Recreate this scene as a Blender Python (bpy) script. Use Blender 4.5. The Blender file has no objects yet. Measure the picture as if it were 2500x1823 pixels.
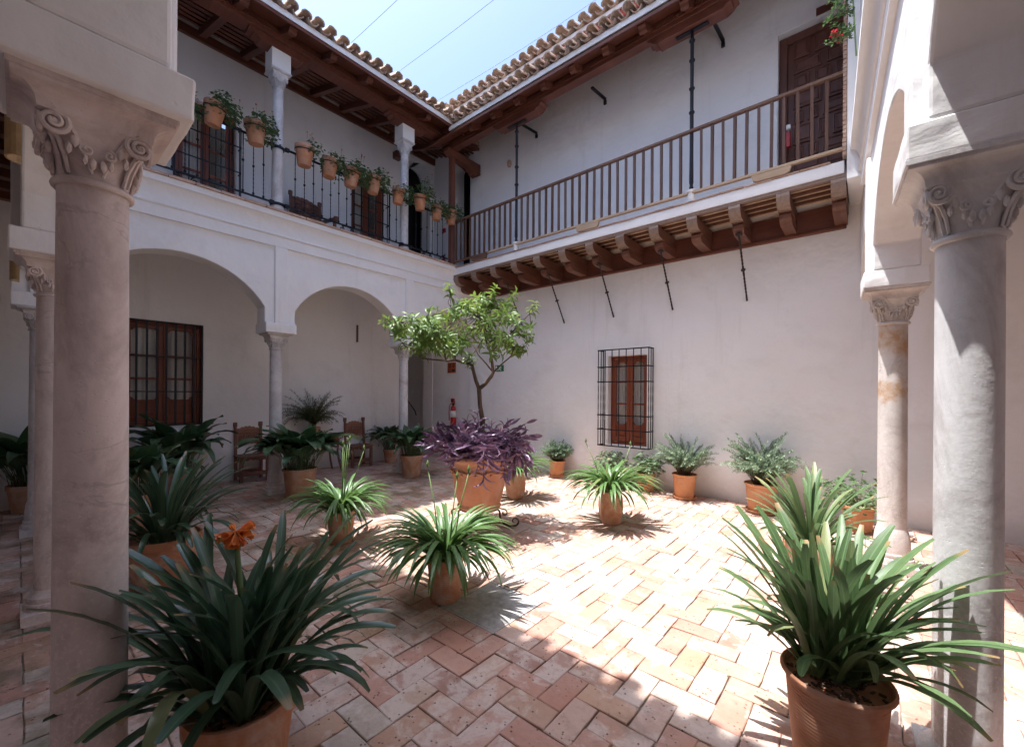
import bpy, bmesh, math, random
from mathutils import Vector, Matrix, noise
random.seed(11)
C = bpy.context.scene.collection
S = bpy.context.scene
PI = math.pi
V = Vector
R = math.radians

# ---------------------------------------------------------------- camera, sky, sun, exposure
cam_d = bpy.data.cameras.new('camera')
cam = bpy.data.objects.new('camera', cam_d); C.objects.link(cam)
cam_d.sensor_width = 36; cam_d.sensor_fit = 'HORIZONTAL'
cam_d.lens = 36 * 1024 / 2500
cam_d.shift_y = 48.2 / 2500
cam_d.clip_start = .05; cam_d.clip_end = 500
cam.matrix_world = Matrix.Translation((0, 0, 1.6)) @ Matrix.Rotation(R(40.3), 4, 'Z') @ Matrix.Rotation(R(90), 4, 'X') @ Matrix.Rotation(R(.38), 4, 'Z')
S.camera = cam
SUN = V((-.22, -.175, 1)).normalized()
w = bpy.data.worlds.new('World'); S.world = w; w.use_nodes = True
nt = w.node_tree
sky = nt.nodes.new('ShaderNodeTexSky'); sky.sky_type = 'NISHITA'; sky.sun_disc = False
sky.sun_elevation = math.asin(SUN.z); sky.sun_rotation = math.atan2(SUN.x, SUN.y)
sky.air_density = 1.2; sky.dust_density = 6; sky.ozone_density = 10; sky.altitude = 10
bg = nt.nodes['Background']; bg.inputs[1].default_value = .067
nt.links.new(sky.outputs[0], bg.inputs[0])
sd = bpy.data.lights.new('sun', 'SUN'); sd.energy = 2.0; sd.angle = R(.53); sd.color = (1, .98, .955)
so = bpy.data.objects.new('sun', sd); C.objects.link(so)
so.rotation_euler = SUN.to_track_quat('Z', 'Y').to_euler(); so.location = (0, 0, 20)
S.view_settings.view_transform = 'Standard'; S.view_settings.look = 'None'
S.view_settings.exposure = 2.35; S.view_settings.gamma = 1; S.view_settings.use_curve_mapping = False
S.render.engine = 'CYCLES'
S.cycles.max_bounces = 10; S.cycles.diffuse_bounces = 8; S.cycles.transparent_max_bounces = 8
S.cycles.use_denoising = True
S.cycles.sample_clamp_indirect = 8

# ---------------------------------------------------------------- object helpers
def link(o, parent=None):
    C.objects.link(o)
    if parent: o.parent = parent
    return o
def tag(o, label=None, cat=None, group=None, kind=None):
    if label: o['label'] = label
    if cat: o['category'] = cat
    if group: o['group'] = group
    if kind: o['kind'] = kind
    return o
def thing(name, label, cat, loc=(0, 0, 0), rz=0, group=None):
    o = bpy.data.objects.new(name, None); C.objects.link(o)
    o.empty_display_size = .1
    o.location = loc; o.rotation_euler = (0, 0, rz)
    return tag(o, label, cat, group)
def inst(name, me, parent, M=None):
    o = bpy.data.objects.new(name, me); C.objects.link(o)
    if parent: o.parent = parent
    if M is not None: o.matrix_basis = M
    return o
def mesh(bm, name, mats, smooth=None):
    me = bpy.data.meshes.new(name)
    bmesh.ops.recalc_face_normals(bm, faces=bm.faces) if smooth != 'keep' else None
    bm.to_mesh(me); bm.free()
    for m in (mats if isinstance(mats, (list, tuple)) else [mats]): me.materials.append(m)
    if smooth:
        for p in me.polygons: p.use_smooth = True
        if smooth not in (True, 'keep'): me.set_sharp_from_angle(angle=R(smooth))
    return me
def obj(name, bm, mats, parent=None, smooth=None, kind=None, bev=0):
    o = bpy.data.objects.new(name, mesh(bm, name, mats, smooth)); C.objects.link(o)
    if parent: o.parent = parent
    if kind: o['kind'] = kind
    if bev:
        b = o.modifiers.new('bevel', 'BEVEL'); b.width = bev; b.segments = 2; b.limit_method = 'ANGLE'; b.angle_limit = R(35)
    return o
def B(): return bmesh.new()
def box(bm, x0, x1, y0, y1, z0, z1, mi=0, M=None):
    vs = [bm.verts.new(V(p) if M is None else M @ V(p)) for p in ((x0, y0, z0), (x1, y0, z0), (x1, y1, z0), (x0, y1, z0), (x0, y0, z1), (x1, y0, z1), (x1, y1, z1), (x0, y1, z1))]
    for f in ((3, 2, 1, 0), (4, 5, 6, 7), (0, 1, 5, 4), (1, 2, 6, 5), (2, 3, 7, 6), (3, 0, 4, 7)):
        bm.faces.new([vs[i] for i in f]).material_index = mi
    return vs
def bar(bm, a, b, w, d=None, up=(0, 0, 1), mi=0):
    """rectangular bar from a to b"""
    a, b = V(a), V(b); d = d or w; t = (b - a).normalized(); u = V(up)
    if abs(t.dot(u)) > .95: u = V((1, 0, 0))
    s = t.cross(u).normalized(); u = s.cross(t)
    vs = [bm.verts.new(p + s * i * w / 2 + u * j * d / 2) for p in (a, b) for i, j in ((-1, -1), (1, -1), (1, 1), (-1, 1))]
    for f in ((3, 2, 1, 0), (4, 5, 6, 7), (0, 1, 5, 4), (1, 2, 6, 5), (2, 3, 7, 6), (3, 0, 4, 7)):
        bm.faces.new([vs[i] for i in f]).material_index = mi
def tube(bm, pts, rad, n=8, mi=0, cap=True):
    pts = [V(p) for p in pts]; m = len(pts)
    rads = rad if isinstance(rad, (list, tuple)) else [rad] * m
    prev = None; rings = []
    for i, p in enumerate(pts):
        t = (pts[min(i + 1, m - 1)] - pts[max(i - 1, 0)]).normalized()
        if prev is None:
            s = t.cross(V((0, 0, 1)) if abs(t.z) < .9 else V((1, 0, 0))).normalized()
        else:
            s = (prev - t * prev.dot(t)).normalized()
        prev = s; u = t.cross(s)
        rings.append([bm.verts.new(p + (s * math.cos(2 * PI * k / n) + u * math.sin(2 * PI * k / n)) * rads[i]) for k in range(n)])
    for a, b in zip(rings, rings[1:]):
        for k in range(n):
            f = bm.faces.new((a[k], a[(k + 1) % n], b[(k + 1) % n], b[k])); f.material_index = mi
    if cap:
        bm.faces.new(rings[0][::-1]).material_index = mi; bm.faces.new(rings[-1]).material_index = mi
def lathe(bm, prof, n=24, c=(0, 0, 0), mi=0, close=False, wob=0):
    rings = []
    for r, z in prof:
        if r < 1e-5: rings.append([bm.verts.new((c[0], c[1], c[2] + z))])
        else: rings.append([bm.verts.new((c[0] + r * (1 + wob * math.sin(3 * k * 2 * PI / n + z * 9)) * math.cos(2 * PI * k / n), c[1] + r * math.sin(2 * PI * k / n), c[2] + z)) for k in range(n)])
    for a, b in zip(rings, rings[1:]):
        for k in range(n):
            k2 = (k + 1) % n
            if len(a) == 1 and len(b) == 1: continue
            if len(a) == 1: f = bm.faces.new((a[0], b[k2], b[k]))
            elif len(b) == 1: f = bm.faces.new((a[k], a[k2], b[0]))
            else: f = bm.faces.new((a[k], a[k2], b[k2], b[k]))
            f.material_index = mi
def prism(bm, pts, axis, a0, a1, mi=0, M=None):
    """2D outline extruded along an axis: 'x' (pts are y,z), 'y' (x,z), 'z' (x,y)"""
    def P(p, a):
        q = V((a, p[0], p[1])) if axis == 'x' else V((p[0], a, p[1])) if axis == 'y' else V((p[0], p[1], a))
        return q if M is None else M @ q
    A = [bm.verts.new(P(p, a0)) for p in pts]; Bv = [bm.verts.new(P(p, a1)) for p in pts]
    n = len(pts); fs = [bm.faces.new(A), bm.faces.new(Bv[::-1])]
    for i in range(n): bm.faces.new((A[i], Bv[i], Bv[(i + 1) % n], A[(i + 1) % n])).material_index = mi
    for f in fs: f.material_index = mi
    bmesh.ops.triangulate(bm, faces=[f for f in fs if len(f.verts) > 4])
def blob(bm, c, r, mi=0, sub=1):
    g = bmesh.ops.create_icosphere(bm, subdivisions=sub, radius=1, matrix=Matrix.Translation(c) @ Matrix.Diagonal((*(r if hasattr(r, '__len__') else (r, r, r)), 1)))
    for v in g['verts']:
        for f in v.link_faces: f.material_index = mi

# ---------------------------------------------------------------- materials
class N:
    def __init__(s, name):
        s.m = bpy.data.materials.new(name); s.m.use_nodes = True
        s.t = s.m.node_tree; s.b = s.t.nodes['Principled BSDF']
    def n(s, typ, **kw):
        x = s.t.nodes.new('ShaderNode' + typ)
        for k, v in kw.items():
            if k in ('i',):
                for kk, vv in v.items():
                    if isinstance(vv, bpy.types.NodeSocket): s.t.links.new(vv, x.inputs[kk])
                    else: x.inputs[kk].default_value = vv
            else: setattr(x, k, v)
        return x
    def set(s, **kw):
        for k, v in kw.items():
            k = k.replace('_', ' ')
            if isinstance(v, bpy.types.NodeSocket): s.t.links.new(v, s.b.inputs[k])
            else: s.b.inputs[k].default_value = v
        return s.m
    def coord(s, k='Object'): return s.n('TexCoord').outputs[k]
    def pos(s): return s.n('NewGeometry').outputs['Position']
    def rnd(s): return s.n('ObjectInfo').outputs['Random']
    def scale(s, v, sc):
        x = s.n('Mapping', i={0: v}); x.inputs['Scale'].default_value = sc; return x.outputs[0]
    def noise(s, v, sc, det=4, rough=.55, dist=0):
        return s.n('TexNoise', i={'Vector': v, 'Scale': sc, 'Detail': det, 'Roughness': rough, 'Distortion': dist}).outputs[0]
    def ramp(s, f, stops, interp='LINEAR'):
        x = s.n('ValToRGB'); x.color_ramp.interpolation = interp; e = x.color_ramp.elements
        while len(e) < len(stops): e.new(.5)
        for q, (p, c) in zip(e, stops):
            q.position = p; q.color = c if len(c) == 4 else (*c, 1)
        s.t.links.new(f, x.inputs[0]); return x.outputs[0]
    def rng(s, f, a, b, c=0, d=1):
        x = s.n('MapRange', i={0: f, 1: a, 2: b, 3: c, 4: d}); x.clamp = True; return x.outputs[0]
    def mix(s, f, a, b, mode='MIX'):
        x = s.n('Mix', data_type='RGBA', blend_type=mode)
        for sock, v in ((0, f), (6, a), (7, b)):
            if isinstance(v, bpy.types.NodeSocket): s.t.links.new(v, x.inputs[sock])
            else: x.inputs[sock].default_value = v if sock == 0 else (*v, 1) if len(v) == 3 else v
        return x.outputs[2]
    def math(s, op, a, b=0):
        return s.n('Math', operation=op, i={0: a, 1: b}).outputs[0]
    def bump(s, h, st=.3, d=.01, nrm=None):
        x = s.n('Bump', i={'Height': h, 'Strength': st, 'Distance': d})
        if nrm: s.t.links.new(nrm, x.inputs['Normal'])
        return x.outputs[0]

def mat_plaster(name, base=(.87, .87, .87), dirty=1):
    k = N(name); p = k.pos()
    big = k.noise(p, .9, 3); mid = k.noise(p, 5, 5, .6); fine = k.noise(p, 60, 3)
    c = k.mix(k.rng(big, .35, .65), [x * .965 for x in base], [min(1, x * 1.02) for x in base])
    c = k.mix(k.rng(k.noise(p, .55, 4, .6, .6), .42, .62, 0, .5), c, (.85, .825, .81))
    c = k.mix(k.rng(k.noise(p, 1.3, 6, .7, .4), .52, .70, 0, .42 * dirty), c, (.70, .69, .68))
    c = k.mix(k.rng(k.noise(k.scale(p, (1.6, 1.6, .14)), 2.1, 6, .7), .56, .78, 0, .36 * dirty), c, (.56, .52, .48))
    zz = k.n('SeparateXYZ', i={0: p}).outputs[2]
    zd = k.math('ADD', zz, k.math('MULTIPLY', k.noise(p, 3, 6, .7), -.5))
    c = k.mix(k.rng(zd, .12, -.22, 0, .45 * dirty), c, (.52, .47, .43))
    crk = k.n('TexVoronoi', feature='DISTANCE_TO_EDGE', i={'Vector': k.n('VectorMath', operation='ADD', i={0: p, 1: k.n('TexNoise', i={'Vector': p, 'Scale': 3, 'Detail': 4}).outputs[1]}).outputs[0], 'Scale': .8}).outputs['Distance']
    crk = k.math('MULTIPLY', k.rng(crk, .006, .001), k.rng(k.noise(p, .8, 2), .52, .6))
    c = k.mix(k.math('MULTIPLY', crk, .07 * dirty), c, (.40, .37, .35))
    c = k.mix(k.rng(k.noise(p, 9, 8, .75), .70, .76, 0, .30 * dirty), c, (.62, .56, .50))
    h = k.math('ADD', k.math('MULTIPLY', mid, .8), k.math('MULTIPLY', fine, .25))
    dents = k.rng(k.noise(p, 17, 2, .5), .72, .80, 0, -1)
    nb = k.bump(k.math('ADD', h, dents), .32, .012)
    nb = k.bump(k.noise(p, 2.6, 3), .5, .06, nb)
    return k.set(Base_Color=c, Roughness=.88, Specular_IOR_Level=.2, Normal=nb)
def mat_brick(name):
    k = N(name); p = k.pos()
    tone = k.math('FRACT', k.math('ADD', k.n('Attribute', attribute_name='tone').outputs['Fac'], k.rnd()))
    c = k.ramp(tone, [(0, (.43, .205, .15)), (.16, (.50, .28, .215)), (.3, (.43, .25, .165)), (.45, (.54, .37, .31)), (.58, (.46, .225, .165)), (.7, (.55, .44, .37)), (.76, (.44, .38, .32)), (.84, (.50, .30, .20)), (.93, (.30, .155, .12)), (1, (.52, .30, .23))])
    # pale worn lime bloom with ragged edges
    wear = k.noise(p, 7, 7, .62, .4); wb = k.math('ADD', wear, k.math('MULTIPLY', k.math('SUBTRACT', k.math('FRACT', k.math('MULTIPLY', tone, 7.31)), .5), .22))
    c = k.mix(k.rng(wb, .50, .60, 0, .62), c, (.66, .57, .525))
    c = k.mix(k.rng(k.noise(p, 3.1, 5, .6), .35, .7, 0, .35), c, (.60, .455, .39))
    c = k.mix(k.rng(k.noise(p, 26, 5, .7), .52, .72, 0, .4), c, (.27, .15, .11))
    # dark stains and pits
    c = k.mix(k.rng(k.noise(p, 1.9, 6, .72), .54, .74, 0, .6), c, (.17, .12, .085))
    c = k.mix(k.rng(k.noise(p, 5.3, 7, .75, .5), .60, .70, 0, .5), c, (.20, .15, .10))
    pit = k.n('TexVoronoi', i={'Vector': p, 'Scale': 34}).outputs['Distance']
    pn = k.noise(p, 11, 2)
    pits = k.math('MULTIPLY', k.rng(pit, .22, .12), k.rng(pn, .50, .56))
    c = k.mix(k.math('MULTIPLY', pits, .8), c, (.06, .04, .03))
    # moss film where the yard stays damp, under the west eaves
    sx = k.n('SeparateXYZ', i={0: p}).outputs
    damp = k.math('MULTIPLY', k.rng(sx[0], -4.2, -5.2), k.rng(sx[0], -7.2, -6.4))
    damp = k.math('MAXIMUM', damp, k.math('MULTIPLY', k.rng(sx[0], -2.1, -2.7), k.rng(sx[1], 2.6, 1.9)))
    moss = k.math('MULTIPLY', k.rng(k.noise(p, 2.6, 6, .65), .47, .62), damp)
    c = k.mix(k.math('MULTIPLY', moss, .62), c, (.085, .085, .03))
    h = k.math('SUBTRACT', k.math('ADD', k.noise(p, 30, 6, .65), k.math('MULTIPLY', k.noise(p, 8, 3), 1.2)), k.math('MULTIPLY', pits, 1.5))
    return k.set(Base_Color=c, Roughness=k.rng(wear, .3, .7, .55, .85), Specular_IOR_Level=.32, Normal=k.bump(h, .5, .008))
def mat_marble(name, base=(.60, .53, .51), vein=(.30, .25, .25), stain=None):
    k = N(name); p = k.pos(); q = k.scale(p, (1, 1, .55))
    vn = k.noise(k.n('Mapping', i={0: p, 'Rotation': (.5, .35, .2), 'Scale': (1, 1, 1.8)}).outputs[0], 1.9, 5, .55, .9)
    wv = k.rng(k.math('ABSOLUTE', k.math('SUBTRACT', vn, .5)), .014, .002)
    c = k.mix(k.rng(k.noise(q, 3.2, 6, .6, .8), .3, .72), base, [min(1, x * 1.22) for x in base])
    c = k.mix(k.rng(k.noise(q, 2.1, 7, .72, 1.5), .47, .66, 0, .75), c, [base[0] * .62, base[1] * .57, base[2] * .56])
    c = k.mix(k.rng(k.noise(p, 9, 6, .7), .50, .72, 0, .45), c, [base[0] * .74, base[1] * .69, base[2] * .68])
    lo = k.n('SeparateXYZ', i={0: p}).outputs[2]
    c = k.mix(k.math('MULTIPLY', k.rng(k.noise(p, 55, 5, .75), .52, .62), k.rng(k.math('ADD', lo, k.math('MULTIPLY', k.noise(p, 4, 4), .9)), 2.1, 1.0, 0, .6)), c, [min(1, x * 1.35) for x in base])
    c = k.mix(k.math('MULTIPLY', wv, k.rng(k.noise(p, 2.2, 3), .42, .62, 0, .38)), c, vein)
    c = k.mix(k.rng(k.noise(p, 42, 4, .7), .60, .70, 0, .35), c, (.78, .73, .69))
    if stain:
        z = k.n('SeparateXYZ', i={0: p}).outputs[2]
        zz = k.math('ADD', z, k.math('MULTIPLY', k.math('SUBTRACT', k.noise(p, 6, 6, .7), .5), .5))
        band = k.math('MAXIMUM', k.math('MULTIPLY', k.rng(zz, 1.93, 2.05), k.rng(zz, 2.26, 2.16)), k.math('MULTIPLY', k.rng(zz, 1.52, 1.62), k.rng(zz, 1.74, 1.66)))
        c = k.mix(k.math('MULTIPLY', band, k.rng(k.noise(p, 13, 4), .35, .6, .3, .85)), c, (.46, .25, .10))
    pit = k.n('TexVoronoi', i={'Vector': k.scale(p, (1, 1, 1.6)), 'Scale': 46}).outputs['Distance']
    h = k.math('SUBTRACT', k.noise(p, 24, 5, .6), k.math('MULTIPLY', k.math('MULTIPLY', k.rng(pit, .2, .1), k.rng(k.noise(p, 5, 2), .54, .6)), 2))
    return k.set(Base_Color=c, Roughness=.55, Specular_IOR_Level=.35, Normal=k.bump(h, .3, .006))
def mat_terra(name, base=(.50, .225, .115), lime=.5, rings=0):
    k = N(name); p = k.coord(); r = k.rnd()
    d = k.n('CombineXYZ', i={0: k.math('MULTIPLY', r, 17), 1: k.math('MULTIPLY', r, 31)}).outputs[0]
    q = k.n('VectorMath', operation='ADD', i={0: p, 1: d}).outputs[0]
    c = k.mix(k.rng(k.noise(q, 6, 5, .6), .3, .7), [x * .82 for x in base], [min(1, x * 1.16) for x in base])
    c = k.mix(k.math('MULTIPLY', k.rng(k.noise(k.scale(q, (1, 1, .7)), 5, 7, .65, .5), .46, .64), lime), c, (.64, .52, .43))
    c = k.mix(k.rng(k.noise(q, 12, 6, .7), .58, .75, 0, .45 * (lime > .2)), c, (.20, .13, .085))
    c = k.mix(k.rng(k.math('FRACT', k.math('MULTIPLY', r, 5.7)), 0, 1, 0, .4), c, (.44, .30, .22), 'MIX') if lime > .2 else c
    z = k.n('SeparateXYZ', i={0: p}).outputs[2]
    h = k.math('ADD', k.noise(q, 40, 4), k.math('MULTIPLY', k.math('SINE', k.math('MULTIPLY', k.math('ADD', z, k.math('MULTIPLY', k.noise(q, 5, 2), .01)), 420)), .25 + rings))
    return k.set(Base_Color=c, Roughness=.85, Specular_IOR_Level=.25, Normal=k.bump(h, .3, .006))
def mat_wood(name, a, b, sc=(2, 2, 22), rough=.5, axis=2, world=True, bs=.25):
    k = N(name); p = k.pos() if world else k.coord()
    s = [26, 26, 26]; s[axis] = 2.0
    g = k.noise(k.scale(p, tuple(s)), 1, 6, .6, .6)
    c = k.mix(k.rng(g, .3, .7), a, b)
    c = k.mix(k.rng(k.noise(p, 2.4, 4), .4, .75, 0, .5), c, [x * .55 for x in a])
    c = k.mix(k.rng(k.rnd(), 0, 1, 0, .35), c, [x * 1.3 for x in a])
    return k.set(Base_Color=c, Roughness=rough, Specular_IOR_Level=.4, Normal=k.bump(g, bs, .004))
def mat_leaf(name, a, b, rough=.4, trans=.25, tcol=None, spec=.5, edge=None):
    k = N(name); r = k.rnd(); p = k.coord()
    at = k.n('Attribute', attribute_name='tone').outputs['Fac']
    f = k.math('FRACT', k.math('ADD', at, r))
    c = k.mix(f, a, b)
    c = k.mix(k.rng(k.noise(k.pos(), 30, 3), .4, .75, 0, .35), c, [x * .6 for x in a])
    c = k.mix(k.rng(k.math('FRACT', k.math('MULTIPLY', f, 13.7)), .93, 1, 0, .75), c, edge or (.30, .27, .10))
    ac = k.n('Attribute', attribute_name='across').outputs['Fac']; al = k.n('Attribute', attribute_name='along').outputs['Fac']
    vv = k.n('CombineXYZ', i={0: k.math('MULTIPLY', ac, 9), 1: k.math('MULTIPLY', al, 1.5), 2: k.math('MULTIPLY', f, 40)}).outputs[0]
    c = k.mix(k.rng(k.noise(vv, 2.2, 3), .35, .7, 0, .4), c, [min(1, x * 1.5) for x in b])
    c = k.mix(k.math('MULTIPLY', k.rng(ac, -.14, -.02), k.rng(al, .01, .04, 0, .0)), c, a)
    rib = k.math('MULTIPLY', k.rng(k.math('ABSOLUTE', ac), .16, .03), k.rng(al, .0, .02, 0, .45))
    c = k.mix(rib, c, [min(1, x * 1.9) for x in b])
    tipn = k.math('ADD', al, k.math('MULTIPLY', k.noise(vv, 1.7, 3), .12))
    c = k.mix(k.math('MULTIPLY', k.rng(tipn, .985, 1.03), k.rng(k.math('FRACT', k.math('MULTIPLY', f, 7.1)), .45, .5)), c, (.28, .19, .09))
    c = k.mix(k.math('MULTIPLY', k.rng(al, .14, .02), k.rng(al, .0, .004)), c, [min(1, x * 2.0) for x in b])
    k.set(Base_Color=c, Roughness=rough, Specular_IOR_Level=spec)
    tr = k.n('BsdfTranslucent'); tc = k.mix(.5, c, tcol or [min(1, x * 2.2) for x in b]); k.t.links.new(tc, tr.inputs[0])
    ms = k.n('MixShader', i={0: trans, 1: k.b.outputs[0], 2: tr.outputs[0]})
    k.t.links.new(ms.outputs[0], k.t.nodes['Material Output'].inputs[0])
    return k.m
def mat_plain(name, c, rough=.5, metal=0, bs=0, sc=30, var=.15):
    k = N(name); p = k.pos()
    n = k.noise(p, sc, 4, .6)
    col = k.mix(k.rng(n, .3, .7), [x * (1 - var) for x in c], [min(1, x * (1 + var)) for x in c])
    return k.set(Base_Color=col, Roughness=rough, Metallic=metal, Normal=k.bump(n, bs or .05, .004))
def mat_glass(name):
    k = N(name)
    return k.set(Base_Color=(.02, .025, .028, 1), Roughness=.04, Specular_IOR_Level=.9, Alpha=.16)

PLASTER = mat_plaster('white_plaster')
PLASTER2 = mat_plaster('white_trim_plaster', (.86, .86, .86), .6)
BRICK = mat_brick('floor_brick')
MORTAR = mat_plain('floor_mortar', (.25, .21, .17), .95, 0, .5, 9, .55)
MARBLE = mat_marble('pink_marble', (.70, .62, .595))
MARBLE_W = mat_marble('grey_marble', (.62, .61, .615), (.36, .35, .37))
MARBLE_S = mat_marble('stained_marble', (.60, .56, .53), stain=True)
TERRA = mat_terra('old_terracotta', (.49, .225, .12), .75)
TERRA_H = mat_terra('hanging_pot_terracotta', (.55, .225, .105), .45)
TERRA_N = mat_terra('new_terracotta', (.60, .27, .125), .22)
TERRA_U = mat_terra('urn_terracotta', (.56, .235, .12), .45)
TERRA_R = mat_terra('ribbed_terracotta', (.46, .21, .12), .35, .8)
WOOD = mat_wood('dark_roof_timber', (.125, .042, .025), (.20, .072, .042), axis=1)
WOODX = mat_wood('dark_roof_timber_across', (.125, .042, .025), (.20, .072, .042), axis=0)
CORBELW = mat_wood('corbel_timber', (.12, .048, .03), (.22, .095, .06), axis=1)
ENDW = mat_wood('weathered_corbel_end', (.22, .15, .115), (.36, .27, .22), axis=2)
BOARDW = mat_wood('balcony_board', (.125, .042, .026), (.20, .072, .046), axis=0)
BALW = mat_wood('baluster_timber', (.075, .033, .02), (.145, .07, .042), axis=2)
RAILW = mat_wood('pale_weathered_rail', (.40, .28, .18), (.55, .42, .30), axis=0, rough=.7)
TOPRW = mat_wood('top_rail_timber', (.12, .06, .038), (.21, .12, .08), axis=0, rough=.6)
DOORW = mat_wood('door_timber', (.11, .045, .032), (.17, .07, .05), axis=2)
WINW = mat_wood('window_timber', (.20, .05, .025), (.30, .085, .042), axis=2, rough=.35)
CHAIRW = mat_wood('chair_timber', (.15, .065, .045), (.25, .11, .075), axis=2, world=False)
CARVED = mat_wood('carved_panel_timber', (.28, .12, .07), (.38, .18, .11), axis=2, world=False)
LEATHER = mat_plain('dark_leather', (.07, .03, .022), .45, 0, .3, 50, .3)
IRON = mat_plain('black_iron', (.022, .022, .028), .5, .6, .15, 60, .3)
WIREM = mat_plain('galvanised_wire', (.25, .25, .27), .5, .3)
IRONB = mat_plain('rusty_iron', (.055, .038, .034), .6, .5, .3, 40, .3)
SOIL = mat_plain('potting_soil', (.085, .05, .034), .95, 0, 1, 70, .5)
BARK = mat_wood('bark', (.085, .055, .042), (.17, .115, .085), axis=2, rough=.8, world=False, bs=.8)
TILE = mat_terra('roof_tile_clay', (.36, .285, .235), .85)
COPE = mat_terra('coping_clay', (.45, .29, .215), .55)
TILEW = mat_plain('pale_ceiling_brick', (.72, .58, .42), .8, 0, .2, 30, .18)
REDP = mat_plain('red_band_paint', (.42, .06, .045), .8, 0, .1, 20, .15)
REDM = mat_plain('red_enamel', (.45, .018, .015), .3)
WHITEP = mat_plain('white_paint', (.75, .74, .72), .6)
SLABM = mat_plain('grey_slab_cement', (.40, .38, .37), .85, 0, .5, 18, .25)
GLASS = mat_glass('window_glass')
CURT = mat_plain('cream_curtain', (.88, .86, .80), .9, 0, 0, 10, .05)
DARK = mat_plain('room_shade_black', (.02, .017, .016), .9)  # near black that puts the shade of unlit rooms into the colour
SIGNG = mat_plain('green_sign', (.01, .16, .06), .4, 0, 0, 5, .02)
SIGNR = mat_plain('orange_sign', (.50, .10, .03), .5, 0, 0, 5, .05)
WHITE = mat_plain('sign_white', (.8, .8, .76), .4, 0, 0, 5, .02)
YELLOW = mat_plain('sconce_tile', (.40, .27, .13), .6, 0, .1, 20, .15)
BLUE = mat_plain('blue_plastic', (.03, .12, .35), .4)
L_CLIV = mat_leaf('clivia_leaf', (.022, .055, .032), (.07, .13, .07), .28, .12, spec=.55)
L_CLIVS = mat_leaf('clivia_leaf_sunlit_tone', (.04, .09, .032), (.125, .195, .085), .45, .2, spec=.4, edge=(.32, .30, .14))  # paler copy of the clivia green, sunlight put into the colour
L_AGAP = mat_leaf('agapanthus_leaf', (.055, .125, .035), (.11, .20, .07), .38, .25, (.25, .42, .10))
L_ASPI = mat_leaf('aspidistra_leaf', (.03, .075, .036), (.055, .12, .052), .36, .12, spec=.5, edge=(.26, .24, .08))
L_TREE = mat_leaf('orange_leaf', (.06, .13, .028), (.165, .255, .075), .45, .32, (.34, .46, .08), spec=.4)
L_PURP = mat_leaf('purple_leaf', (.075, .03, .08), (.24, .16, .25), .36, .12, (.32, .07, .25), spec=.6, edge=(.30, .13, .10))
L_SHRUB = mat_leaf('shrub_leaf', (.10, .175, .10), (.22, .30, .20), .5, .22)
L_GER = mat_leaf('geranium_leaf', (.04, .085, .03), (.085, .15, .055), .55, .25)
L_FERN = mat_leaf('fern_leaf', (.06, .10, .035), (.12, .17, .06), .6, .2)
STEM = mat_plain('green_stem', (.14, .22, .07), .5, 0, 0, 20, .2)
STEMB = mat_plain('brown_stem', (.11, .07, .045), .8, 0, .2, 30, .25)
STEMP = mat_plain('purple_stem', (.12, .04, .10), .5, 0, 0, 20, .2)
PET_O = mat_leaf('orange_petal', (.75, .15, .03), (.85, .27, .06), .45, .3, (.9, .3, .05))
PET_R = mat_leaf('red_petal', (.50, .015, .035), (.62, .03, .06), .5, .3, (.8, .1, .1))
PET_P = mat_leaf('pink_petal', (.55, .18, .40), (.70, .32, .55), .5, .3)

# ================================================================ GROUND
g = B()
vs = [g.verts.new(p) for p in ((-60, -60, -.012), (60, -60, -.012), (60, 60, -.012), (-60, 60, -.012))]; g.faces.new(vs)
ground = obj('ground', g, MORTAR, kind='structure'); ground['label'] = 'dark mortar bed under the brick patio floor'
L_, W_ = .29, .145
def brick_geo(bm, lx, ly, lay, jit, rng):
    gap = .0018 + rng.random() * .0024; z = rng.uniform(-.0025, .0035); tx, ty = rng.uniform(-.012, .012), rng.uniform(-.012, .012)
    cs = [(-lx / 2 + gap, -ly / 2 + gap), (lx / 2 - gap, -ly / 2 + gap), (lx / 2 - gap, ly / 2 - gap), (-lx / 2 + gap, ly / 2 - gap)]
    cs = [(x + rng.uniform(-jit, jit), y + rng.uniform(-jit, jit)) for x, y in cs]
    # each side gets a middle point so that the arris is not dead straight
    ring = []
    for i in range(4):
        a, b = cs[i], cs[(i + 1) % 4]
        ring.append(a); ring.append(((a[0] + b[0]) / 2 + rng.uniform(-.004, .004), (a[1] + b[1]) / 2 + rng.uniform(-.004, .004)))
    lo = [bm.verts.new((x, y, -.03)) for x, y in ring]
    mi = [bm.verts.new((x, y, z - .0035 + x * tx + y * ty)) for x, y in ring]
    up = [bm.verts.new((x * .968, y * .945, z + x * tx + y * ty)) for x, y in ring]
    fs = []
    for a, b in ((lo, mi), (mi, up)):
        for i in range(8): fs.append(bm.faces.new((a[i], a[(i + 1) % 8], b[(i + 1) % 8], b[i])))
    fs.append(bm.faces.new(up))
    for f in fs: f[lay] = rng.random() if jit >= 0 else 0
    t = rng.random()
    for f in fs: f[lay] = t
    return lo + mi + up
rb = random.Random(4)
protos = []
for i in range(14):
    bm = B(); lay = bm.faces.layers.float.new('tone'); brick_geo(bm, L_, W_, lay, .0045, rb)
    protos.append(mesh(bm, 'floor_brick', BRICK))
cells = []
for j in range(-28, 36):
    for i in range(-62, 28):
        X, Y = -1.46 + i * W_, 2.2 + j * W_
        d = (i + j) % 4
        if d == 0: cells.append((X + W_, Y + W_ / 2, 0))
        elif d == 2: cells.append((X + W_ / 2, Y + W_, 1))
SLAB = (-2.42, -1.90, 2.06, 2.60)
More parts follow.
